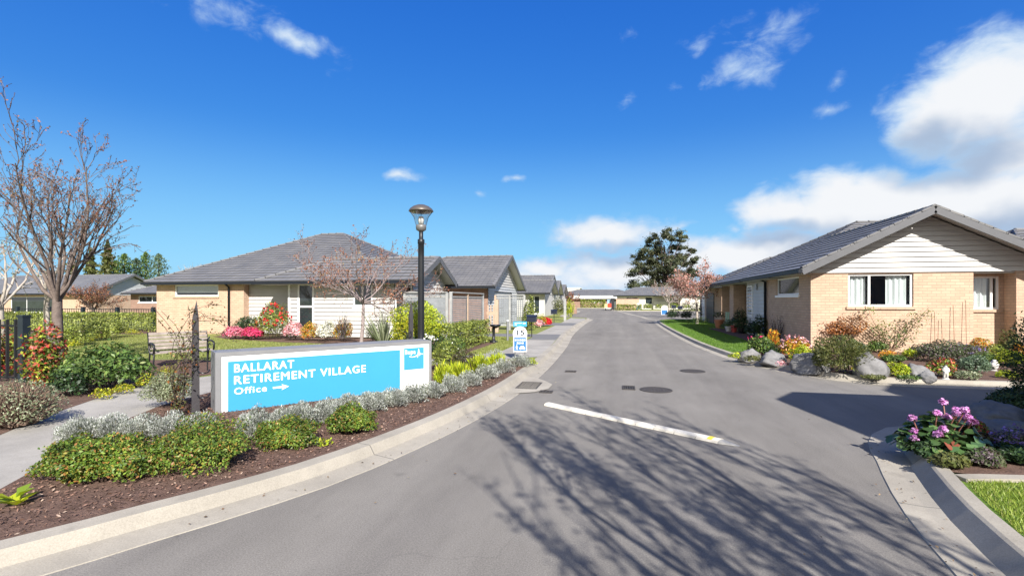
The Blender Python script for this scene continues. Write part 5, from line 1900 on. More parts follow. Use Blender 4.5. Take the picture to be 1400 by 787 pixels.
for px, d, h, w, pal, lab in ((147, 105, 14.6, 10, 'olive', 'tallest dark conifer rising behind the far left gable'), (124, 108, 13.4, 9, 'olive', 'shorter dark conifer left of the tall one behind the gable house'), (98, 118, 13, 9, 'olive', 'dark conifer partly hidden by the bare tree branches')):
    far_tree('conifer', lab, px, d, h, w, pal, 'cone', 3200, .6, 'conifers behind the far left houses')
for px, d, h, w, pal, lab in ((170, 112, 12.4, 7, 'green', 'thin green tree next to the conifers, leftmost of the light row'), (186, 115, 11.6, 6, 'blue', 'thin pale green tree in the middle of the far left row'), (199, 116, 13.2, 5.5, 'green', 'narrow upright green tree right of the middle of the far row'),
                              (217, 114, 12.6, 7, 'blue', 'sparse pale tree nearest the long house roof in the far row'), (158, 120, 11.5, 7, 'green', 'low green tree between the conifers and the light row')):
    far_tree('leafy_tree', lab, px, d, h, w, pal, 'col', 1500, .5, 'light green trees behind the far left houses')
for px, d, L, lab in ((268, 90, 3.4, 'bare pinkish tree top above the left slope of the long roof'), (298, 95, 3.0, 'fainter bare tree top, right of the pinkish one over the long roof')):
    b0 = at(px, d, 0)
    br = grow(rng, b0, 4.2, .16, 7, (.2, .8), L, 3, (7, 5), .08, .5, minr=.016)
    tree_obj('bare_tree', lab, 'tree', rng, b0, br, BARK_PALE, ('blossom', .14, 1, 3, .08, 'any'), 'bare tree tops over the long roof')

# ------------------------------------------------------------------ shrubs, hedges, flowers
SEED = [1000]


def shrub(name, label, px, yt, yb, pal, leaf, n, style='broad', group=None, zb=.1, dd=None, deep=.85, flowers=None, cat='shrub', aspect=.45, stems=0, rough=.3, shell=.45, lumps=10, zmin=-.45, stem_mat=None, lift=0.0, hs=1.0, reach=1.0):
    """one plant; px = its left and right edge, yt / yb = top and foot in the survey photo"""
    SEED[0] += 1
    rg = np.random.default_rng(SEED[0])
    d0 = dd or gd(yb, zb)
    r = (px[1] - px[0]) / 2 * d0 / FPX
    d = d0 + r * deep * .8
    r = (px[1] - px[0]) / 2 * d / FPX
    base = at((px[0] + px[1]) / 2, d, zb)
    top = CAMH - (yt - HOR) / FPX * d
    h = max(.08, top - zb) * hs * (1 + .06 * math.sin(SEED[0] * 2.7))
    c = base + V3(0, 0, h * (.42 + lift))
    rz = h * (.58 - lift)
    t = thing(name, label, cat, base, group)
    f = foliage('foliage', rg, c, (r, r * deep, rz), n, leaf, PAL[pal], t, style, None, shell, zmin, lumps, rough, aspect)
    if stems:
        stems_mb(rg, c, (r * reach, r * deep * reach, rz * reach), stems, .006 + .003 * r).build('stems', stem_mat or BARK_DARK, t)
    if flowers:
        fp_, fn, fs = flowers
        P, D = crown_points(rg, fn, c, (r * 1.03, r * deep * 1.03, rz * 1.04), lumps, .9, -.15, rough)
        # blooms sit in little heads
        k = 5
        P = np.repeat(P, k, 0) + rg.normal(size=(len(P) * k, 3)) * fs * .45
        D = np.repeat(D, k, 0)
        scatter('blossoms', rg, P, D, fs, PAL[fp_], t, 'broad', PETAL, .8)
    return t


ORD = ['first', 'second', 'third', 'fourth', 'fifth', 'sixth', 'seventh', 'eighth', 'ninth', 'tenth', 'eleventh', 'twelfth', 'thirteenth', 'fourteenth', 'fifteenth', 'sixteenth', 'seventeenth', 'eighteenth']
# the silver row along the foot of the sign and the kerb
sil = [(82, 140, 570, 609), (125, 182, 566, 607), (165, 222, 565, 606), (205, 262, 564, 605), (248, 305, 563, 603), (322, 368, 557, 606), (356, 402, 553, 600), (390, 434, 548, 592), (424, 468, 543, 583), (456, 500, 537, 574), (486, 528, 534, 567), (514, 556, 528, 560),
       (545, 586, 524, 554), (574, 612, 519, 547), (600, 636, 511, 540), (626, 660, 504, 531), (650, 682, 497, 521), (672, 704, 490, 512), (696, 727, 484, 503)]
for i, (a_, b_, yt, yb) in enumerate(sil):
    t = shrub('silver_shrub', ('%s' % (ORD[i] if i < 18 else 'last')) + ' silver leaved shrub from the left in the row along the sign and kerb', (a_, b_), yt, yb, 'silver', .030 if i < 12 else .034, 3600 if i < 12 else 2300, 'spike',
              'silver shrubs in a row along the kerb bed', aspect=.32, rough=.42, lumps=26, shell=.35, stems=14, zmin=-.5, hs=.94, stem_mat=mat('stem_grey', (.22, .21, .18), .8))
# low fresh green shrubs in front
pie = [((56, 150), 601, 667, 'leftmost low glossy green shrub in the mulch by the kerb, widest spread'), ((118, 222), 594, 664, 'low glossy green shrub touching the leftmost one, in the mulch'), ((214, 340), 578, 650, 'large low glossy green shrub below the left end of the sign'),
       ((352, 432), 571, 617, 'round glossy green shrub in the mulch below the middle of the sign'), ((448, 513), 554, 597, 'rightmost round glossy green shrub in the mulch below the sign')]
for px, yt, yb, lab in pie:
    shrub('green_shrub', lab, px, yt, yb, 'pieris', .030, 8500, 'broad', 'low green shrubs in the mulch before the sign', aspect=.5, rough=.42, lumps=34, shell=.35, stems=16)
shrub('seedling', 'small yellow green seedling between the two round shrubs below the sign', (428, 456), 598, 612, 'lime', .035, 110, 'broad', cat='plant', stems=4)
# broad-leaved weed at the left front
wd = at(20, gd(692, .1), .11)
t = thing('weed', 'pale green broad leaved weed alone in the mulch at lower left', 'plant', wd)
rg = np.random.default_rng(3)
P, D, = [], []
for k in range(9):
    a = k * 2.4
    P.append(np.array(wd) + [.075 * math.cos(a), .075 * math.sin(a), .03 + .02 * rg.random() + .05 * (k > 5)])
    D.append([math.cos(a), math.sin(a), .5])
P, D = np.array(P), unit(np.array(D))
co, q = leaf_arrays(P, D, unit(np.array([[-d_[0] * .5, -d_[1] * .5, .9] for d_ in D])), np.full(9, .15), np.full(9, .085), .25)
mesh_np('leaves', co, q, pick(rg, PAL['lime'], 9, .2), LEAF, t)

# left foreground border
shrub('grey_shrub', 'rounded grey green shrub with a brown twiggy base, beside the sign post', (198, 264), 506, 562, 'greyg', .030, 4200, 'broad', aspect=.5, stems=40, rough=.25, lumps=22, stem_mat=mat('twig_brown', (.17, .115, .085), .9), lift=.06)
shrub('grey_shrub', 'grey green shrub with bare brown twigs on its side at the left edge', (-30, 76), 522, 592, 'greyg', .034, 2000, 'broad', aspect=.5, stems=330, reach=1.16, rough=.2, lumps=20, stem_mat=mat('twig_brown', (.17, .115, .085), .9), shell=.75)
shrub('photinia', 'tall red and green leaved photinia bush beside the black fence post', (33, 92), 434, 530, 'photinia', .085, 2300, 'broad', aspect=.42, stems=24, rough=.22, lumps=16, shell=.2, zmin=-.95, deep=.8)
shrub('photinia', 'red leaved photinia showing through the bars of the black fence', (-40, 36), 440, 528, 'photinia', .085, 1800, 'broad', aspect=.42, stems=20, rough=.22, shell=.2, zmin=-.95, deep=.8, dd=9.9)
shrub('green_shrub', 'dark glossy round shrub left of the bench', (86, 206), 470, 538, 'green', .095, 3000, 'broad', aspect=.4, stems=20, rough=.22, lumps=22, shell=.4)
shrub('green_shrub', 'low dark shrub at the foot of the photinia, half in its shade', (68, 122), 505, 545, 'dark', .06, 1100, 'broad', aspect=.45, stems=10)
for i, (px, yt, yb, lab) in enumerate([((126, 158), 530, 548, 'yellow leaved ground cover clump at the path edge, leftmost'), ((150, 186), 522, 541, 'yellow leaved ground cover clump second from the left at the path edge'), ((180, 222), 511, 534, 'yellow leaved ground cover before the bench'), ((214, 244), 497, 520, 'yellow green ground cover under the bench end')]):
    shrub('groundcover', lab, px, yt, yb, 'yellow', .035, 420, 'broad', 'yellow ground cover by the curved path', cat='plant', rough=.5)
# climber on the pointed post
rg = np.random.default_rng(41)
cb = pp - sd * .10 + sn * .02
t = thing('climber', 'thin climbing plant with brownish green leaves wound round the left pointed post', 'climber', (cb.x, cb.y, ZL))
P, D, st = [], [], MB()
for k in range(18):
    a = rg.uniform(0, 6.28)
    hh = rg.uniform(.7, 1.55)
    pts = []
    for j in range(9):
        z = ZL + hh * j / 8
        sp = .05 + .16 * (j / 8) ** 2 * rg.uniform(.3, 1.6)
        pts.append((cb.x - sd.x * .09 + sp * math.cos(a + j * .5), cb.y - sd.y * .09 + sp * math.sin(a + j * .5), z))
    st.tube(pts, .004, 3, False)
    for _ in range(46):
        u = rg.uniform(0, 8)
        i = min(int(u), 7)
        P.append(np.array(pts[i]) + (np.array(pts[i + 1]) - np.array(pts[i])) * (u - i) + rg.normal(size=3) * .035)
        D.append([math.cos(a), math.sin(a), .4])
# two long runners reaching out to the right
for k in range(5):
    pts = [np.array([cb.x, cb.y, ZL + 1.15 + .08 * k])]
    d_ = np.array([sd.x * .8 + rg.normal() * .08, sd.y * .6 + rg.normal() * .08, rg.uniform(-.15, .45)])
    for j in range(6):
        pts.append(pts[-1] + d_ * .12 + rg.normal(size=3) * .02 - np.array([0, 0, .012 * j]))
    st.tube(pts, .0035, 3, False)
    for _ in range(44):
        i = rg.integers(0, 6)
        P.append(pts[i] + (pts[i + 1] - pts[i]) * rg.random() + rg.normal(size=3) * .025)
        D.append([.3, .3, .8])
st.build('stems', BARK_DARK, t)
scatter('leaves', rg, np.array(P), unit(np.array(D)), .042, PAL['olive'] + PAL['olive'] + PAL['brown'] + PAL['rust'], t, 'broad', None, .5)

# hedge and shrubs along the back railing
def box_hedge(label, x0, x1, y0, y1, z0, z1, n, pal, leaf, rough=.06, group=None, name='hedge'):
    SEED[0] += 1
    rg = np.random.default_rng(SEED[0])
    t = thing(name, label, 'hedge', ((x0 + x1) / 2, (y0 + y1) / 2, ZL), group)
    a, b, c = x1 - x0, y1 - y0, z1 - z0
    ar = np.array([a * b, a * c, a * c, b * c, b * c])
    k = rg.choice(5, n, p=ar / ar.sum())
    u, v = rg.random(n), rg.random(n)
    P = np.zeros((n, 3))
    D = np.zeros((n, 3))
    for f, (ax, sg) in enumerate(((2, 1), (1, -1), (1, 1), (0, -1), (0, 1))):
        m = k == f
        o = [i for i in range(3) if i != ax]
        lo, hi = np.array([x0, y0, z0]), np.array([x1, y1, z1])
        P[np.ix_(m, [o[0]])] = (lo[o[0]] + (hi - lo)[o[0]] * u[m])[:, None]
        P[np.ix_(m, [o[1]])] = (lo[o[1]] + (hi - lo)[o[1]] * v[m])[:, None]
        P[np.ix_(m, [ax])] = hi[ax] if sg > 0 else lo[ax]
        D[np.ix_(m, [ax])] = sg
    bump_ = .5 + .5 * np.sin(P[:, 0] * 5.1 + 1) * np.sin(P[:, 1] * 4.3) * np.cos(P[:, 2] * 6)
    P += -D * (rg.random(n) ** 2 * .22 + bump_ * rough * 1.3)[:, None] + rg.normal(size=(n, 3)) * rough * .5
    scatter('foliage', rg, P, D, leaf, PAL[pal], t, 'broad', None, .5)
    return t


box_hedge('long clipped dark hedge in front of the black railing on the far left', -36, -22.6, 19.6, 20.6, ZL, 1.05, 9000, 'hedge', .11)
for i, (px, yt, yb, lab) in enumerate([((82, 122), 441, 474, 'bright green shrub leftmost before the clipped hedge'), ((112, 150), 438, 467, 'bright green shrub in the middle before the clipped hedge'), ((140, 172), 437, 462, 'bright green shrub rightmost before the clipped hedge')]):
    shrub('green_shrub', lab, px, yt, yb, 'hedge', .09, 1100, 'broad', 'green shrubs before the hedge', stems=6)
for i, (px, yt, yb, lab) in enumerate([((88, 112), 464, 476, 'yellow flower clump leftmost along the lawn edge'), ((108, 130), 459, 470, 'yellow flower clump second along the lawn edge'), ((128, 152), 454, 464, 'yellow flower clump third along the lawn edge'), ((170, 192), 450, 458, 'yellow flower clump nearest the brick house along the lawn edge')]):
    shrub('flower_clump', lab, px, yt, yb, 'yellow', .06, 330, 'broad', 'yellow flowers along the lawn edge', cat='flowers', rough=.5)

# flower border under the left house
LB = 'flower border along the left house'
shrub('green_shrub', 'dark green rounded bush beside the downpipe of the left house', (318, 357), 428, 463, 'dark', .07, 3000, 'broad', stems=8)
shrub('rhododendron', 'tall rhododendron with red blooms against the white boards', (348, 398), 414, 465, 'hedge', .10, 2600, 'broad', flowers=('redf', 50, .10), stems=10, aspect=.36)
for px, yt, yb, pal, lab in [((308, 338), 446, 464, 'pinkf', 'pink azalea at the left end of the flower border'), ((331, 362), 447, 465, 'magenta', 'deep pink azalea in front of the dark green bush'), ((386, 416), 442, 466, 'palepink', 'pale pink azalea ball right of the red rhododendron'), ((431, 460), 440, 467, 'whitef', 'white azalea between two orange leaved bushes')]:
    shrub('azalea', lab, px, yt, yb, 'green', .05, 450, 'broad', 'azaleas in the border of the left house', flowers=(pal, 420, .06), stems=6)
shrub('tuft', 'grassy green tuft between the azaleas of the left border', (356, 386), 448, 465, 'olive', .16, 330, 'spike', cat='plant', aspect=.08)
for px, lab in [((410, 437), 'orange leaved nandina left of the white azalea'), ((455, 484), 'orange leaved nandina right of the white azalea')]:
    shrub('nandina', lab, px, 437, 467, 'nandina', .06, 2000, 'broad', 'orange nandinas in the border', stems=6)
shrub('bare_shrub', 'thin dark twiggy bush against the white boards near the slim tree', (452, 486), 420, 468, 'brown', .03, 90, 'broad', stems=38, stem_mat=mat('twig_dark', (.10, .085, .08), .9))
shrub('green_shrub', 'green bush at the foot of the spiky grey plant', (497, 526), 436, 470, 'green', .06, 800, 'broad', stems=8)
# sword-leaved plant
rg = np.random.default_rng(8)
fb = at(524, 15.8, ZL)
t = thing('flax', 'grey green spiky sword leaved plant behind the yellow shrub', 'plant', fb)
P, T, L_ = [], [], []
for k in range(70):
    a, e = rg.uniform(0, 6.28), rg.uniform(.05, .75)
    dv = np.array([math.cos(a) * math.sin(e), math.sin(a) * math.sin(e), math.cos(e)])
    l = rg.uniform(.8, 1.45)
    P.append(np.array(fb) + dv * l * .5)
    T.append(dv)
    L_.append(l)
T = np.array(T)
co, q = leaf_arrays(np.array(P), T, unit(rg.normal(size=T.shape)), np.array(L_), np.full(70, .055), .3)
mesh_np('leaves', co, q, pick(rg, PAL['greyg'], 70, .3), LEAF, t)
shrub('yellow_shrub', 'bright yellow green shrub behind the right end of the sign, round the lamp post', (533, 613), 413, 492, 'lime', .065, 10000, 'broad', dd=13.6, stems=26, rough=.34, lumps=22, shell=.35, aspect=.4, lift=.08)
shrub('yellow_shrub', 'golden tipped shrub left of the lamp post, in front of the bright one', (533, 577), 424, 490, 'yellow', .055, 2400, 'broad', dd=13.2, stems=14, rough=.38, lumps=18, lift=.1)
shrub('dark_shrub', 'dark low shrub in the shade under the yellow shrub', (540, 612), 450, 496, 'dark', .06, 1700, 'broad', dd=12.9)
box_hedge('low clipped light green hedge in front of the slatted screen', -5.45, -4.72, 13.2, 17.7, ZL, .95, 7500, 'hedge', .075)
shrub('dark_shrub', 'low dark olive shrub at the end of the lawn right of the sign', (612, 664), 478, 515, 'brown', .045, 2400, 'broad', stems=12, lumps=18)
shrub('green_shrub', 'mid green bush against the right end of the sign', (588, 634), 464, 520, 'hedge', .05, 2600, 'broad', stems=12, dd=10.6, lumps=18)
shrub('green_shrub', 'small green bush between the sign and the low hedge', (596, 640), 455, 500, 'green', .055, 1500, 'broad', dd=12.1, stems=8)
for i, (px, yt, yb, lab) in enumerate([((590, 622), 497, 532, 'lime green strappy plant right beside the sign edge'), ((610, 646), 490, 527, 'lime green strappy plant second from the sign'), ((636, 672), 486, 516, 'lime green strappy plant third from the sign'), ((664, 694), 482, 505, 'lime green strappy plant nearest the shared zone sign')]):
    shrub('strappy_plant', lab, px, yt, yb, 'lime', .15, 520, 'spike', 'lime strappy plants behind the silver row', cat='plant', aspect=.13, rough=.35)
shrub('silver_shrub', 'lone pale silver tuft behind the lime strappy plants', (664, 692), 476, 494, 'silver', .035, 900, 'spike', aspect=.3, rough=.4)
shrub('yellow_tuft', 'small yellow green tuft at the very tip of the kerb bed', (716, 734), 488, 500, 'lime', .05, 260, 'broad', cat='plant')
shrub('rose', 'white rose bloom spray at the top right corner of the sign', (581, 594), 456, 474, 'green', .04, 60, 'broad', dd=9.6, zb=.85, flowers=('whitef', 12, .05), cat='flowers')
shrub('rose', 'white flower low beside the dark olive shrub', (610, 626), 468, 480, 'green', .04, 70, 'broad', dd=12.0, zb=.3, flowers=('whitef', 6, .05), cat='flowers')

# up the left side of the street
shrub('column_shrub', 'tall clipped column shrub at the corner of the lattice screen', (713, 735), 401, 452, 'hedge', .09, 2200, 'broad', zmin=-.95, shell=.3, stems=6, deep=1.0)
shrub('yellow_shrub', 'yellow green low shrub right of the tall column shrub', (732, 748), 428, 447, 'yellow', .07, 600, 'broad')
shrub('flower_clump', 'pink azalea mound beside the driveway', (727, 744), 436, 448, 'green', .05, 260, 'broad', flowers=('palepink', 200, .075), cat='flowers')
shrub('flower_clump', 'bright red azalea mound beside the driveway', (739, 755), 435, 446, 'green', .05, 200, 'broad', flowers=('redf', 260, .08), cat='flowers')
shrub('green_shrub', 'large dark bush with pale leaves before the white gabled house', (754, 774), 405, 434, 'olive', .13, 1300, 'broad', stems=6)
shrub('yellow_shrub', 'tall yellow green bush behind the grey timber post', (772, 786), 408, 433, 'lime', .12, 1100, 'broad', zmin=-.9)
box_hedge('dark rounded hedge before the low house at the end of the street', -7.6, -2.6, 100.2, 101.6, ZL, 1.7, 1500, 'hedge', .28, .15)
box_hedge('hedge below the tan screen wall at the far right', -.2, 3.6, 78.2, 79.2, ZL, 1.0, 1500, 'hedge', .2, .1)
for k, (x, w_) in enumerate(((4.6, .9), (6.4, .8), (8.4, 1.1), (10.5, .9))):
    px_ = 700 + FPX * math.tan(math.atan(x / 80) + YAW)
    d_ = 80 * CA
    hw = w_ / d_ * FPX
    shrub('green_shrub', ['green bush leftmost under the long cream house', 'green bush second along the cream house', 'green bush third and widest along the cream house', 'green bush rightmost along the cream house'][k], (px_ - hw, px_ + hw), 414, 423, 'hedge', .2, 420, 'broad', 'bushes along the far cream house', dd=d_)
for px, yt, yb, lab in (((910, 930), 421, 437, 'dark round bush by the blue sign, at the far right lawn corner'), ((930, 946), 424, 437, 'dark round bush second from the blue sign at the far right lawn corner'), ((936, 968), 408, 438, 'tall dark bush against the next brick house')):
    shrub('dark_shrub', lab, px, yt, yb, 'dark', .11, 900, 'broad', 'dark bushes at the far right lawn corner', stems=4)
shrub('groundcover', 'green ground cover ring round the foot of the pink flowering tree', (938, 972), 434, 444, 'green', .09, 500, 'broad', cat='plant')

# the shaded side of the right house
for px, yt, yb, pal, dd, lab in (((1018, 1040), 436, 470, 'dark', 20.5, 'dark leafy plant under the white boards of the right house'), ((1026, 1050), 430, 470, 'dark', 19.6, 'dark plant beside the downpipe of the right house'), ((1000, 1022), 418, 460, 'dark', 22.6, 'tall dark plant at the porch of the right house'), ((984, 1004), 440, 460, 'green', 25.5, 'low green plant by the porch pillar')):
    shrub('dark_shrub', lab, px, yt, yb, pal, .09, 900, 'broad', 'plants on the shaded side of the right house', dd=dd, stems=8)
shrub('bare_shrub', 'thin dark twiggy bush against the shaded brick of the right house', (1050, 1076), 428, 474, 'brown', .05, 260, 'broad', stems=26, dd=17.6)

# right garden
G = 'plants of the right garden bed'
shrub('green_shrub', 'bright green leafy plant behind the low boulder at the left tip', (1020, 1058), 455, 489, 'green', .075, 1500, 'broad', flowers=('magenta', 4, .07), stems=8)
shrub('orange_plant', 'upright orange and yellow plant behind the dark long boulder', (1048, 1066), 452, 484, 'nandina', .14, 420, 'spike', flowers=('orangef', 12, .06), cat='plant', aspect=.12)
shrub('flowering_shrub', 'pink and yellow leaved shrub at the brick corner', (1066, 1108), 458, 492, 'nandina', .075, 1100, 'broad', flowers=('palepink', 34, .06), stems=8)
shrub('green_shrub', 'lime leaved plant in front of the pink shrub at the brick corner', (1080, 1112), 472, 500, 'lime', .07, 700, 'broad', dd=11.4)
shrub('groundcover', 'green ground cover at the kerb below the low boulder', (1016, 1042), 484, 497, 'olive', .05, 500, 'broad', cat='plant', dd=12.3)
shrub('groundcover', 'light green ground cover on the tip of the lawn by the kerb', (996, 1018), 481, 491, 'lime', .05, 380, 'broad', cat='plant')
shrub('juniper', 'wide olive green juniper between the broad and the tall boulder', (1112, 1186), 463, 514, 'olive', .085, 4600, 'needle', aspect=.22, rough=.3, lumps=26, stems=12)
shrub('juniper', 'blue green juniper behind the tall boulder', (1148, 1186), 462, 500, 'blue', .08, 2000, 'needle', aspect=.22, rough=.3, lumps=18)
shrub('maple', 'rusty orange leaved small maple against the brick wall', (1120, 1180), 434, 482, 'rust', .085, 1500, 'broad', dd=14.6, stems=20, rough=.5, lumps=14, lift=.12, shell=.2, zmin=-.2)
shrub('groundcover', 'grey green tuft at the kerb left of the tall boulder', (1134, 1160), 492, 513, 'greyg', .05, 600, 'broad', cat='plant', dd=11.6)
shrub('flower_clump', 'yellow flowers at the foot of the tall boulder', (1164, 1178), 505, 516, 'yellowf', .05, 130, 'broad', cat='flowers', dd=10.9)
shrub('flower_clump', 'orange flowers right behind the tall boulder', (1202, 1226), 477, 496, 'orangef', .055, 420, 'broad', cat='flowers', dd=12.6)
shrub('flower_clump', 'single pale pink flower clump at the kerb below the broad boulder', (1062, 1076), 492, 502, 'palepink', .05, 110, 'broad', cat='flowers')
shrub('green_shrub', 'lime green leafy plant left of the flat topped boulder', (1214, 1244), 494, 517, 'lime', .055, 900, 'broad')
shrub('green_shrub', 'small lime green plant against the house, behind the flat boulder', (1234, 1257), 476, 496, 'lime', .06, 600, 'broad', dd=13)
shrub('green_shrub', 'large green and mauve bush right of the climbing rose', (1258, 1322), 467, 505, 'mauve', .06, 3600, 'broad', dd=12.0, stems=12, lumps=20)
shrub('green_shrub', 'mauve tipped bush behind the blue green one at right', (1302, 1346), 467, 500, 'mauve', .06, 2000, 'broad', dd=12.4, flowers=('purplef', 16, .05), stems=8)
shrub('green_shrub', 'blue green bush right of the red leaved plants', (1308, 1354), 486, 513, 'blue', .05, 2200, 'broad', stems=8)
shrub('red_plant', 'red and green leaved plant behind the white standing statue', (1266, 1308), 488, 518, 'photinia', .065, 1100, 'broad', cat='plant')
shrub('groundcover', 'pale grey green ground cover at the kerb right of the statue', (1302, 1338), 505, 521, 'greyg', .045, 800, 'broad', cat='plant')
shrub('groundcover', 'low green ground cover at the kerb under the seated ornament', (1362, 1392), 505, 519, 'lime', .045, 600, 'broad', cat='plant')
shrub('groundcover', 'small green patch at the kerb under the flat topped boulder', (1226, 1256), 512, 520, 'green', .045, 420, 'broad', cat='plant')
shrub('groundcover', 'dull green patch at the kerb below the tall boulder', (1180, 1212), 512, 520, 'olive', .045, 420, 'broad', cat='plant')
shrub('green_shrub', 'bright green bush behind the seated white ornament', (1362, 1402), 476, 511, 'lime', .055, 2200, 'broad', stems=8, dd=11.4)
shrub('orange_plant', 'orange flowering plant by the brick porch at right', (1384, 1406), 470, 498, 'orangef', .07, 420, 'broad', cat='plant', dd=12.4)
shrub('olive_shrub', 'brownish olive shrub before the brick recess', (1326, 1352), 458, 490, 'nandina', .06, 900, 'broad', dd=13.6, stems=10)
shrub('olive_shrub', 'olive shrub at the foot of the shaded brick pillar', (1366, 1396), 452, 486, 'olive', .06, 1300, 'broad', dd=13.4, stems=10)

for px, yt, yb, pal, dd, lab in (((1204, 1236), 484, 505, 'green', 12.2, 'green filler plant between the tall boulder and the lime plants'), ((1108, 1134), 470, 497, 'olive', 12.4, 'olive filler plant left of the juniper, behind the broad boulder'),
                                 ((1240, 1276), 474, 492, 'mauve', 14.0, 'dull mauve plant at the wall below the climbing rose'), ((1186, 1212), 462, 484, 'green', 14.4, 'green plant at the wall left of the climbing rose'),
                                 ((1330, 1366), 482, 506, 'green', 11.8, 'mid green plant just left of the seated ornament'), ((1344, 1372), 468, 490, 'hedge', 13.4, 'light green bush before the recess window'),
                                 ((1040, 1070), 468, 490, 'dark', 13.2, 'dark green plant behind the long dark boulder'), ((1300, 1330), 458, 476, 'olive', 14.4, 'olive plant at the foot of the canes')):
    shrub('green_shrub', lab, px, yt, yb, pal, .06, 1000, 'broad', dd=dd, stems=6)

# climbing rose, lattice and canes on the brick wall
rg = np.random.default_rng(31)
rb = Vector((8.05, 16.65, ZL))
t = thing('climbing_rose', 'straggly climbing rose leaning up the brick wall below the window', 'climber', rb)
st, P, D = MB(), [], []
for (dx, hh) in ((-.62, 1.30), (-.45, .9), (-.2, .75), (.15, .9), (.42, 1.02), (.72, 1.20), (.95, 1.38)):
    pts = [np.array(rb) + np.array([dx * u + .05 * math.sin(u * 6), .05 * math.sin(u * 5), hh * u]) for u in np.linspace(0, 1, 7)]
    st.tube(pts, [.014, .012, .010, .008, .007, .006, .004], 4, False)
    for c_ in range(3):
        cen = pts[int(rg.integers(2, 7))] + rg.normal(size=3) * [.10, .05, .06]
        for _ in range(34):
            P.append(cen + rg.normal(size=3) * [.13, .07, .10])
            D.append([rg.normal() * .4, -.8, .5])
st.build('canes', mat('cane_brown', (.16, .10, .06), .8), t)
scatter('leaves', rg, np.array(P), unit(np.array(D)), .065, PAL['olive'] + PAL['green'], t, 'broad', None, .5)
t = thing('wall_lattice', 'tan diamond lattice fixed to the brick below the left half of the window', 'trellis', (7.0, 16.86, ZL))
m = MB()
for i in range(-8, 12):
    for sg in (-1, 1):
        x0, x1 = 7.0 + i * .11, 7.0 + i * .11 + sg * .9
        a, b = Vector((x0, 16.86 + .006 * sg, .45)), Vector((x1, 16.86 + .006 * sg, 1.25))
        lo, hi = 6.72, 8.0
        p = [a.lerp(b, u) for u in np.linspace(0, 1, 19)]
        p = [q for q in p if lo <= q.x <= hi]
        if len(p) > 2:
            m.bar(p[0], p[-1], .010, .010, (0, 1, 0))
m.build('lattice', mat('lattice_tan', (.40, .29, .19), .8), t)
for x, hh in ((9.25, 1.25), (9.45, 1.05), (9.75, 1.45), (10.05, 1.6)):
    t = thing('garden_cane', {9.25: 'thin cane leftmost of four against the brick right of the rose', 9.45: 'shortest of the four canes against the brick', 9.75: 'third thin cane from the left against the brick', 10.05: 'tallest thin cane beside the brick recess'}[x], 'cane', (x, 16.8, ZL), 'canes against the brick wall')
    MB().tube([(x, 16.8, ZL), (x + .02 * math.sin(x * 9), 16.86, ZL + hh)], .007, 5).build('cane', mat('cane_brown', (.16, .10, .06)), t)

# near right corner bed
rg = np.random.default_rng(55)
bc = at(1288, 5.0, .13)
BG = thing('bergenia', 'large leathery leaved bergenia with pink flower heads on the kerb corner', 'flowering plant', bc)
P, T, N, L_ = [], [], [], []
for k in range(330):
    a, rr = rg.uniform(0, 6.28), math.sqrt(rg.random())
    x, y = math.cos(a) * rr * .43, math.sin(a) * rr * .42
    z = .05 + (1 - rr ** 1.6) * .33 * rg.uniform(.45, 1.1)
    P.append([bc.x + x, bc.y + y, bc.z + z])
    e = rg.uniform(.1, .9) * (.4 + rr)
    T.append([math.cos(a + rg.normal() * .5) * math.cos(e * .6), math.sin(a + rg.normal() * .5) * math.cos(e * .6), .35 - e * .7])
    N.append([math.cos(a) * .5, math.sin(a) * .5, 1])
    L_.append(rg.uniform(.075, .125))
P, T, N, L_ = np.array(P), unit(np.array(T)), unit(np.array(N) + rg.normal(size=(330, 3)) * .3), np.array(L_)
# rounded leaves: hexagons cupped on the midrib
B_ = unit(np.cross(T, N))
N = unit(np.cross(B_, T))
ring = [(-.5, 0), (-.25, .38), (.18, .42), (.5, .10), (.5, -.10), (.18, -.42), (-.25, -.38)]
co = np.stack([P + T * (L_ * u)[:, None] + B_ * (L_ * v)[:, None] + N * (L_ * (abs(v) * .35 - u * u * .3))[:, None] for u, v in ring], 1).reshape(-1, 3)
mesh_np('leaves', co, np.arange(330 * 7).reshape(-1, 7), pick(rg, [((.055, .105, .035), 5), ((.085, .15, .05), 3), ((.16, .17, .06), .6), ((.19, .06, .04), .4)], 330, .3), leafmat('leaf_glossy', .28, .12, .5), BG)
P, D, stk = [], [], MB()
for k, (ux, uz) in enumerate(((-.33, .47), (-.20, .40), (-.16, .58), (-.05, .62), (.04, .66), (.10, .56), (.17, .50), (.26, .44), (.02, .50), (-.36, .30), (-.42, .22), (.12, .68), (-.26, .33), (.20, .60), (.30, .37))):
    cxy = bc + V3(ux * CA * .82, ux * SA * .82, 0) + V3(SA, -CA, 0) * rg.uniform(-.1, .25)
    h0 = np.array([cxy.x, cxy.y, bc.z + uz * .72])
    stk.tube([(bc.x + ux * .5, bc.y, bc.z + .05), h0], .007, 5)
    p, d_ = crown_points(rg, 85, h0, (.040, .040, .036), 5, .3, -.6, .3)
    P.append(p)
    D.append(d_)
stk.build('flower_stalk', mat('stalk_red', (.22, .09, .07), .6), BG)
scatter('blossoms', rg, np.concatenate(P), np.concatenate(D), .032, PAL['mauvef'], BG, 'broad', PETAL, .85)
shrub('purple_plant', 'dark wine leaved plant behind the pink bergenia', (1308, 1352), 566, 612, 'photinia', .04, 1100, 'broad', cat='plant', dd=None, zb=.13)
shrub('purple_plant', 'low wine and green plant right of the bergenia flowers', (1316, 1356), 590, 624, 'brown', .04, 1100, 'broad', cat='plant', dd=None, zb=.13)
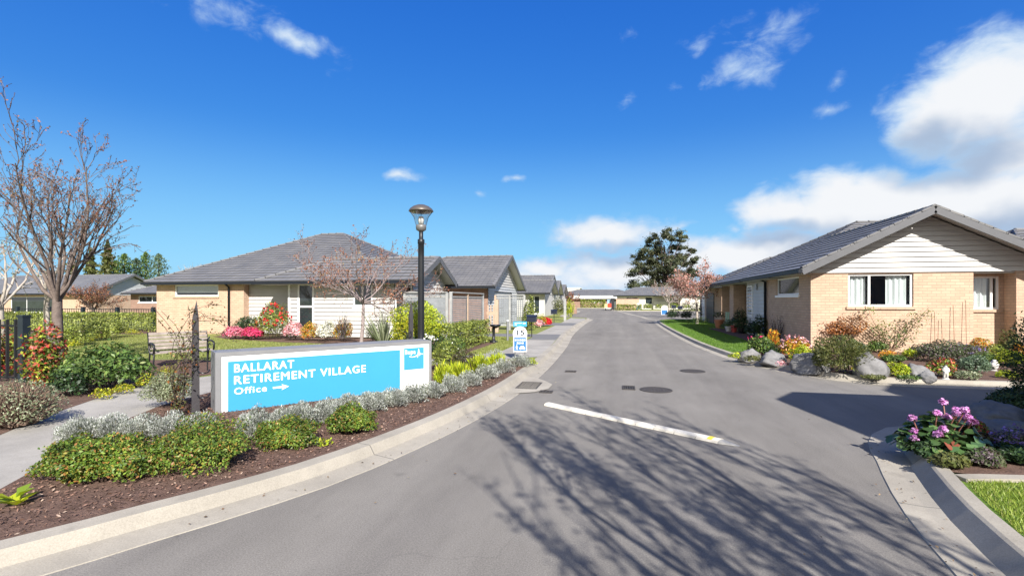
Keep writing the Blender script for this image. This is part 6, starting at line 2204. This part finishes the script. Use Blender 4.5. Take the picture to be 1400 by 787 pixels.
shrub('flower_clump', 'small purple blue flowers spilling over the long shaded boulder', (1360, 1416), 586, 628, 'mauve', .030, 1500, 'broad', flowers=('purplef', 90, .028), cat='flowers', dd=None, zb=.13)
shrub('purple_plant', 'bronze leaved low plant between the bergenia and the lawn edging', (1316, 1370), 612, 642, 'mauve', .04, 1500, 'broad', cat='plant', dd=None, zb=.13)
shrub('green_shrub', 'dark green mound in the bed at the right edge above the lawn', (1364, 1430), 608, 640, 'dark', .045, 2200, 'broad', dd=None, zb=.13, stems=8)
shrub('groundcover', 'dark leaved mat on the tip of the corner kerb', (1240, 1292), 600, 628, 'dark', .07, 700, 'broad', cat='plant', dd=None, zb=.13)
shrub('groundcover', 'low green leaves at the front edge of the near corner bed', (1276, 1322), 618, 644, 'olive', .045, 700, 'broad', cat='plant', dd=None, zb=.13)
shrub('dark_shrub', 'dark green bush spreading between the shaded boulders and the road', (1352, 1440), 528, 592, 'dark', .05, 3000, 'broad', dd=6.7, zb=.13, stems=16, rough=.4)
cy = at(1427, 7.0, .13)
t = thing('conifer', 'dark dense upright conifer cut by the right edge of the view', 'tree', cy)
MB().tube([cy, cy + V3(0, 0, 1.0)], [.05, .02], 6).build('trunk', BARK_DARK, t)
foliage('crown', rg, cy + V3(0, 0, .62), (.46, .46, .70), 6500, .06, PAL['dark'], t, 'needle', None, .45, -.9, 26, .3, .25)
shrub('bare_shrub', 'small olive twiggy sprig reaching over the road from the dark conifer', (1360, 1392), 530, 556, 'olive', .035, 220, 'broad', dd=7.6, zb=.13, stems=20)

# ------------------------------------------------------------------ grass blades and bark mulch
def grass(name, poly_fn, bounds, n, hgt, pal, seed, z):
    rg = np.random.default_rng(seed)
    x0, x1, y0, y1 = bounds
    P = np.stack([rg.uniform(x0, x1, n), rg.uniform(y0, y1, n)], 1)
    P = P[poly_fn(P)]
    n = len(P)
    a = rg.uniform(0, 6.28, n)
    w = rg.uniform(.003, .006, n) * hgt / .04
    h = hgt * rg.uniform(.5, 1.2, n)
    lx, ly = rg.normal(size=n) * h * .5, rg.normal(size=n) * h * .5
    base = np.concatenate([P, np.full((n, 1), z)], 1)
    s = np.stack([np.cos(a) * w, np.sin(a) * w, np.zeros(n)], 1)
    tip = base + np.stack([lx, ly, h], 1)
    co = np.stack([base - s, base + s, tip], 1).reshape(-1, 3)
    o = mesh_np(name, co, np.arange(n * 3).reshape(-1, 3), pick(rg, pal, n, .25), LEAF)
    return tag(o, None, None, None, 'stuff')


def inside(poly):
    q = np.array(poly)
    def f(P):
        r = np.zeros(len(P), bool)
        j = len(q) - 1
        for i in range(len(q)):
            c = ((q[i, 1] > P[:, 1]) != (q[j, 1] > P[:, 1])) & (P[:, 0] < (q[j, 0] - q[i, 0]) * (P[:, 1] - q[i, 1]) / (q[j, 1] - q[i, 1] + 1e-12) + q[i, 0])
            r ^= c
            j = i
        return r
    return f


GP = [((.22, .30, .045), 4), ((.29, .35, .065), 3), ((.15, .22, .03), 3), ((.36, .36, .12), 1)]
GL = [((.21, .25, .055), 4), ((.28, .30, .09), 3), ((.15, .19, .04), 3), ((.36, .33, .14), 1.5)]
GD = [((.09, .18, .022), 4), ((.13, .23, .03), 3), ((.065, .13, .018), 3)]
gx = grass('grass', inside([(2.9, 2.2), (2.62, 3.75), (2.88, 4.7), (2.98, 4.98), (3.2, 5.02), (4.6, 5.2), (6.5, 5.6), (6.5, 2.2)]), (2.5, 6.5, 2.2, 5.7), 110000, .035, GP, 1, ZL + .01)
gx['label'], gx['category'] = 'bright green mown grass of the near right corner lawn', 'grass'
gx = grass('grass', inside([(-4.45, 12.9), (-3.6, 14.2), (-3.56, 20.2), (-5.2, 20.3), (-5.3, 18), (-4.4, 17.8), (-4.4, 13)]), (-5.4, -3.5, 12.8, 20.4), 42000, .05, GL, 2, ZL)
gx['label'], gx['category'] = 'dry green grass strip between the low hedge and the footpath', 'grass'
gx = grass('grass', inside([(-19, 11), (-9.4, 10.8), (-8.3, 9.3), (-6, 11.6), (-6.4, 15.8), (-8.5, 15.5), (-12.5, 15.9), (-15.5, 16.7), (-22, 18), (-25, 17.3), (-24, 12)]), (-25, -5.9, 9.2, 18.2), 90000, .05, GL, 3, ZL)
gx['label'], gx['category'] = 'pale green mown grass around the bench before the left house', 'grass'
gx = grass('grass', inside([(3.2, 17), (3.75, 15.2), (4.0, 16.3), (4.7, 17.4), (5.0, 22), (4.9, 29), (5.9, 29), (5.9, 33), (6.1, 33), (6.0, 41), (4.4, 41), (3.4, 38.3), (3.1, 33), (3.1, 26), (3.15, 20)]), (3, 6.2, 15, 41), 60000, .05, GD, 4, ZL)
gx['label'], gx['category'] = 'lush dark green verge grass along the right kerb', 'grass'

rg = np.random.default_rng(71)
mulch_poly = inside([(p.x - .04, p.y) for p in LK if -.5 < p.y < 13.0] + [(-3.3, 12.3), (-5.0, 10.5), (-6.4, 8.7), (-6.85, 7.5), (-6.6, 6.0), (-5.9, 4.22), (-5.22, 3.43), (-5.0, 3.04), (-5.2, 1.7), (-5.8, .6)])
P = np.stack([rg.uniform(-7, -2, 60000), rg.uniform(0, 13, 60000)], 1)
P = P[mulch_poly(P)]
n = len(P)
P = np.concatenate([P, ZL + .016 + .014 * rg.random((n, 1))], 1)
T = unit(rg.normal(size=(n, 3)) * [1, 1, .35])
L_ = rg.uniform(.010, .040, n)
co, q = leaf_arrays(P, T, unit(rg.normal(size=(n, 3)) * .5 + [0, 0, 1]), L_, L_ * rg.uniform(.25, .6, n), .1)
mo = mesh_np('bark_mulch', co, q, pick(rg, [((.17, .10, .075), 4), ((.115, .07, .055), 4), ((.23, .15, .115), 2), ((.32, .24, .19), .6), ((.07, .045, .035), 2)], n, .3), leafmat('mulch_chip', .9, .0, .1))
tag(mo, 'loose reddish brown bark chips covering the bed by the sign', 'mulch', None, 'stuff')

# dry leaves and grit gathered along the kerbs
rg = np.random.default_rng(91)
P = []
for path, off in ((LK, .42), (FG, .40), (RK, -.36)):
    pts = [p for p in path if -1 < p.y < 30 and abs(p.x) < 14]
    for _ in range(420):
        i = int(rg.integers(1, len(pts) - 1))
        d_ = (pts[i + 1] - pts[i - 1]).normalized()
        nr_ = Vector((d_.y, -d_.x)) if off > 0 else Vector((-d_.y, d_.x))
        o_ = abs(off) + rg.normal() * .10 if rg.random() < .75 else abs(off) + abs(rg.normal()) * .9
        q_ = pts[i] + nr_ * max(.22, o_) + d_ * rg.normal() * .2
        P.append([q_.x, q_.y, .022])
P = np.array(P)
n = len(P)
L_ = rg.uniform(.008, .035, n)
co, q = leaf_arrays(P, unit(rg.normal(size=(n, 3)) * [1, 1, .15]), unit(rg.normal(size=(n, 3)) * .35 + [0, 0, 1]), L_, L_ * .5, .15)
tag(mesh_np('fallen_leaves', co, q, pick(rg, [((.16, .10, .06), 4), ((.26, .18, .10), 2), ((.07, .05, .035), 3), ((.30, .25, .16), 1)], n, .3), LEAF_DRY), 'small dry leaves and grit scattered along the kerb channels', 'leaf litter', None, 'stuff')
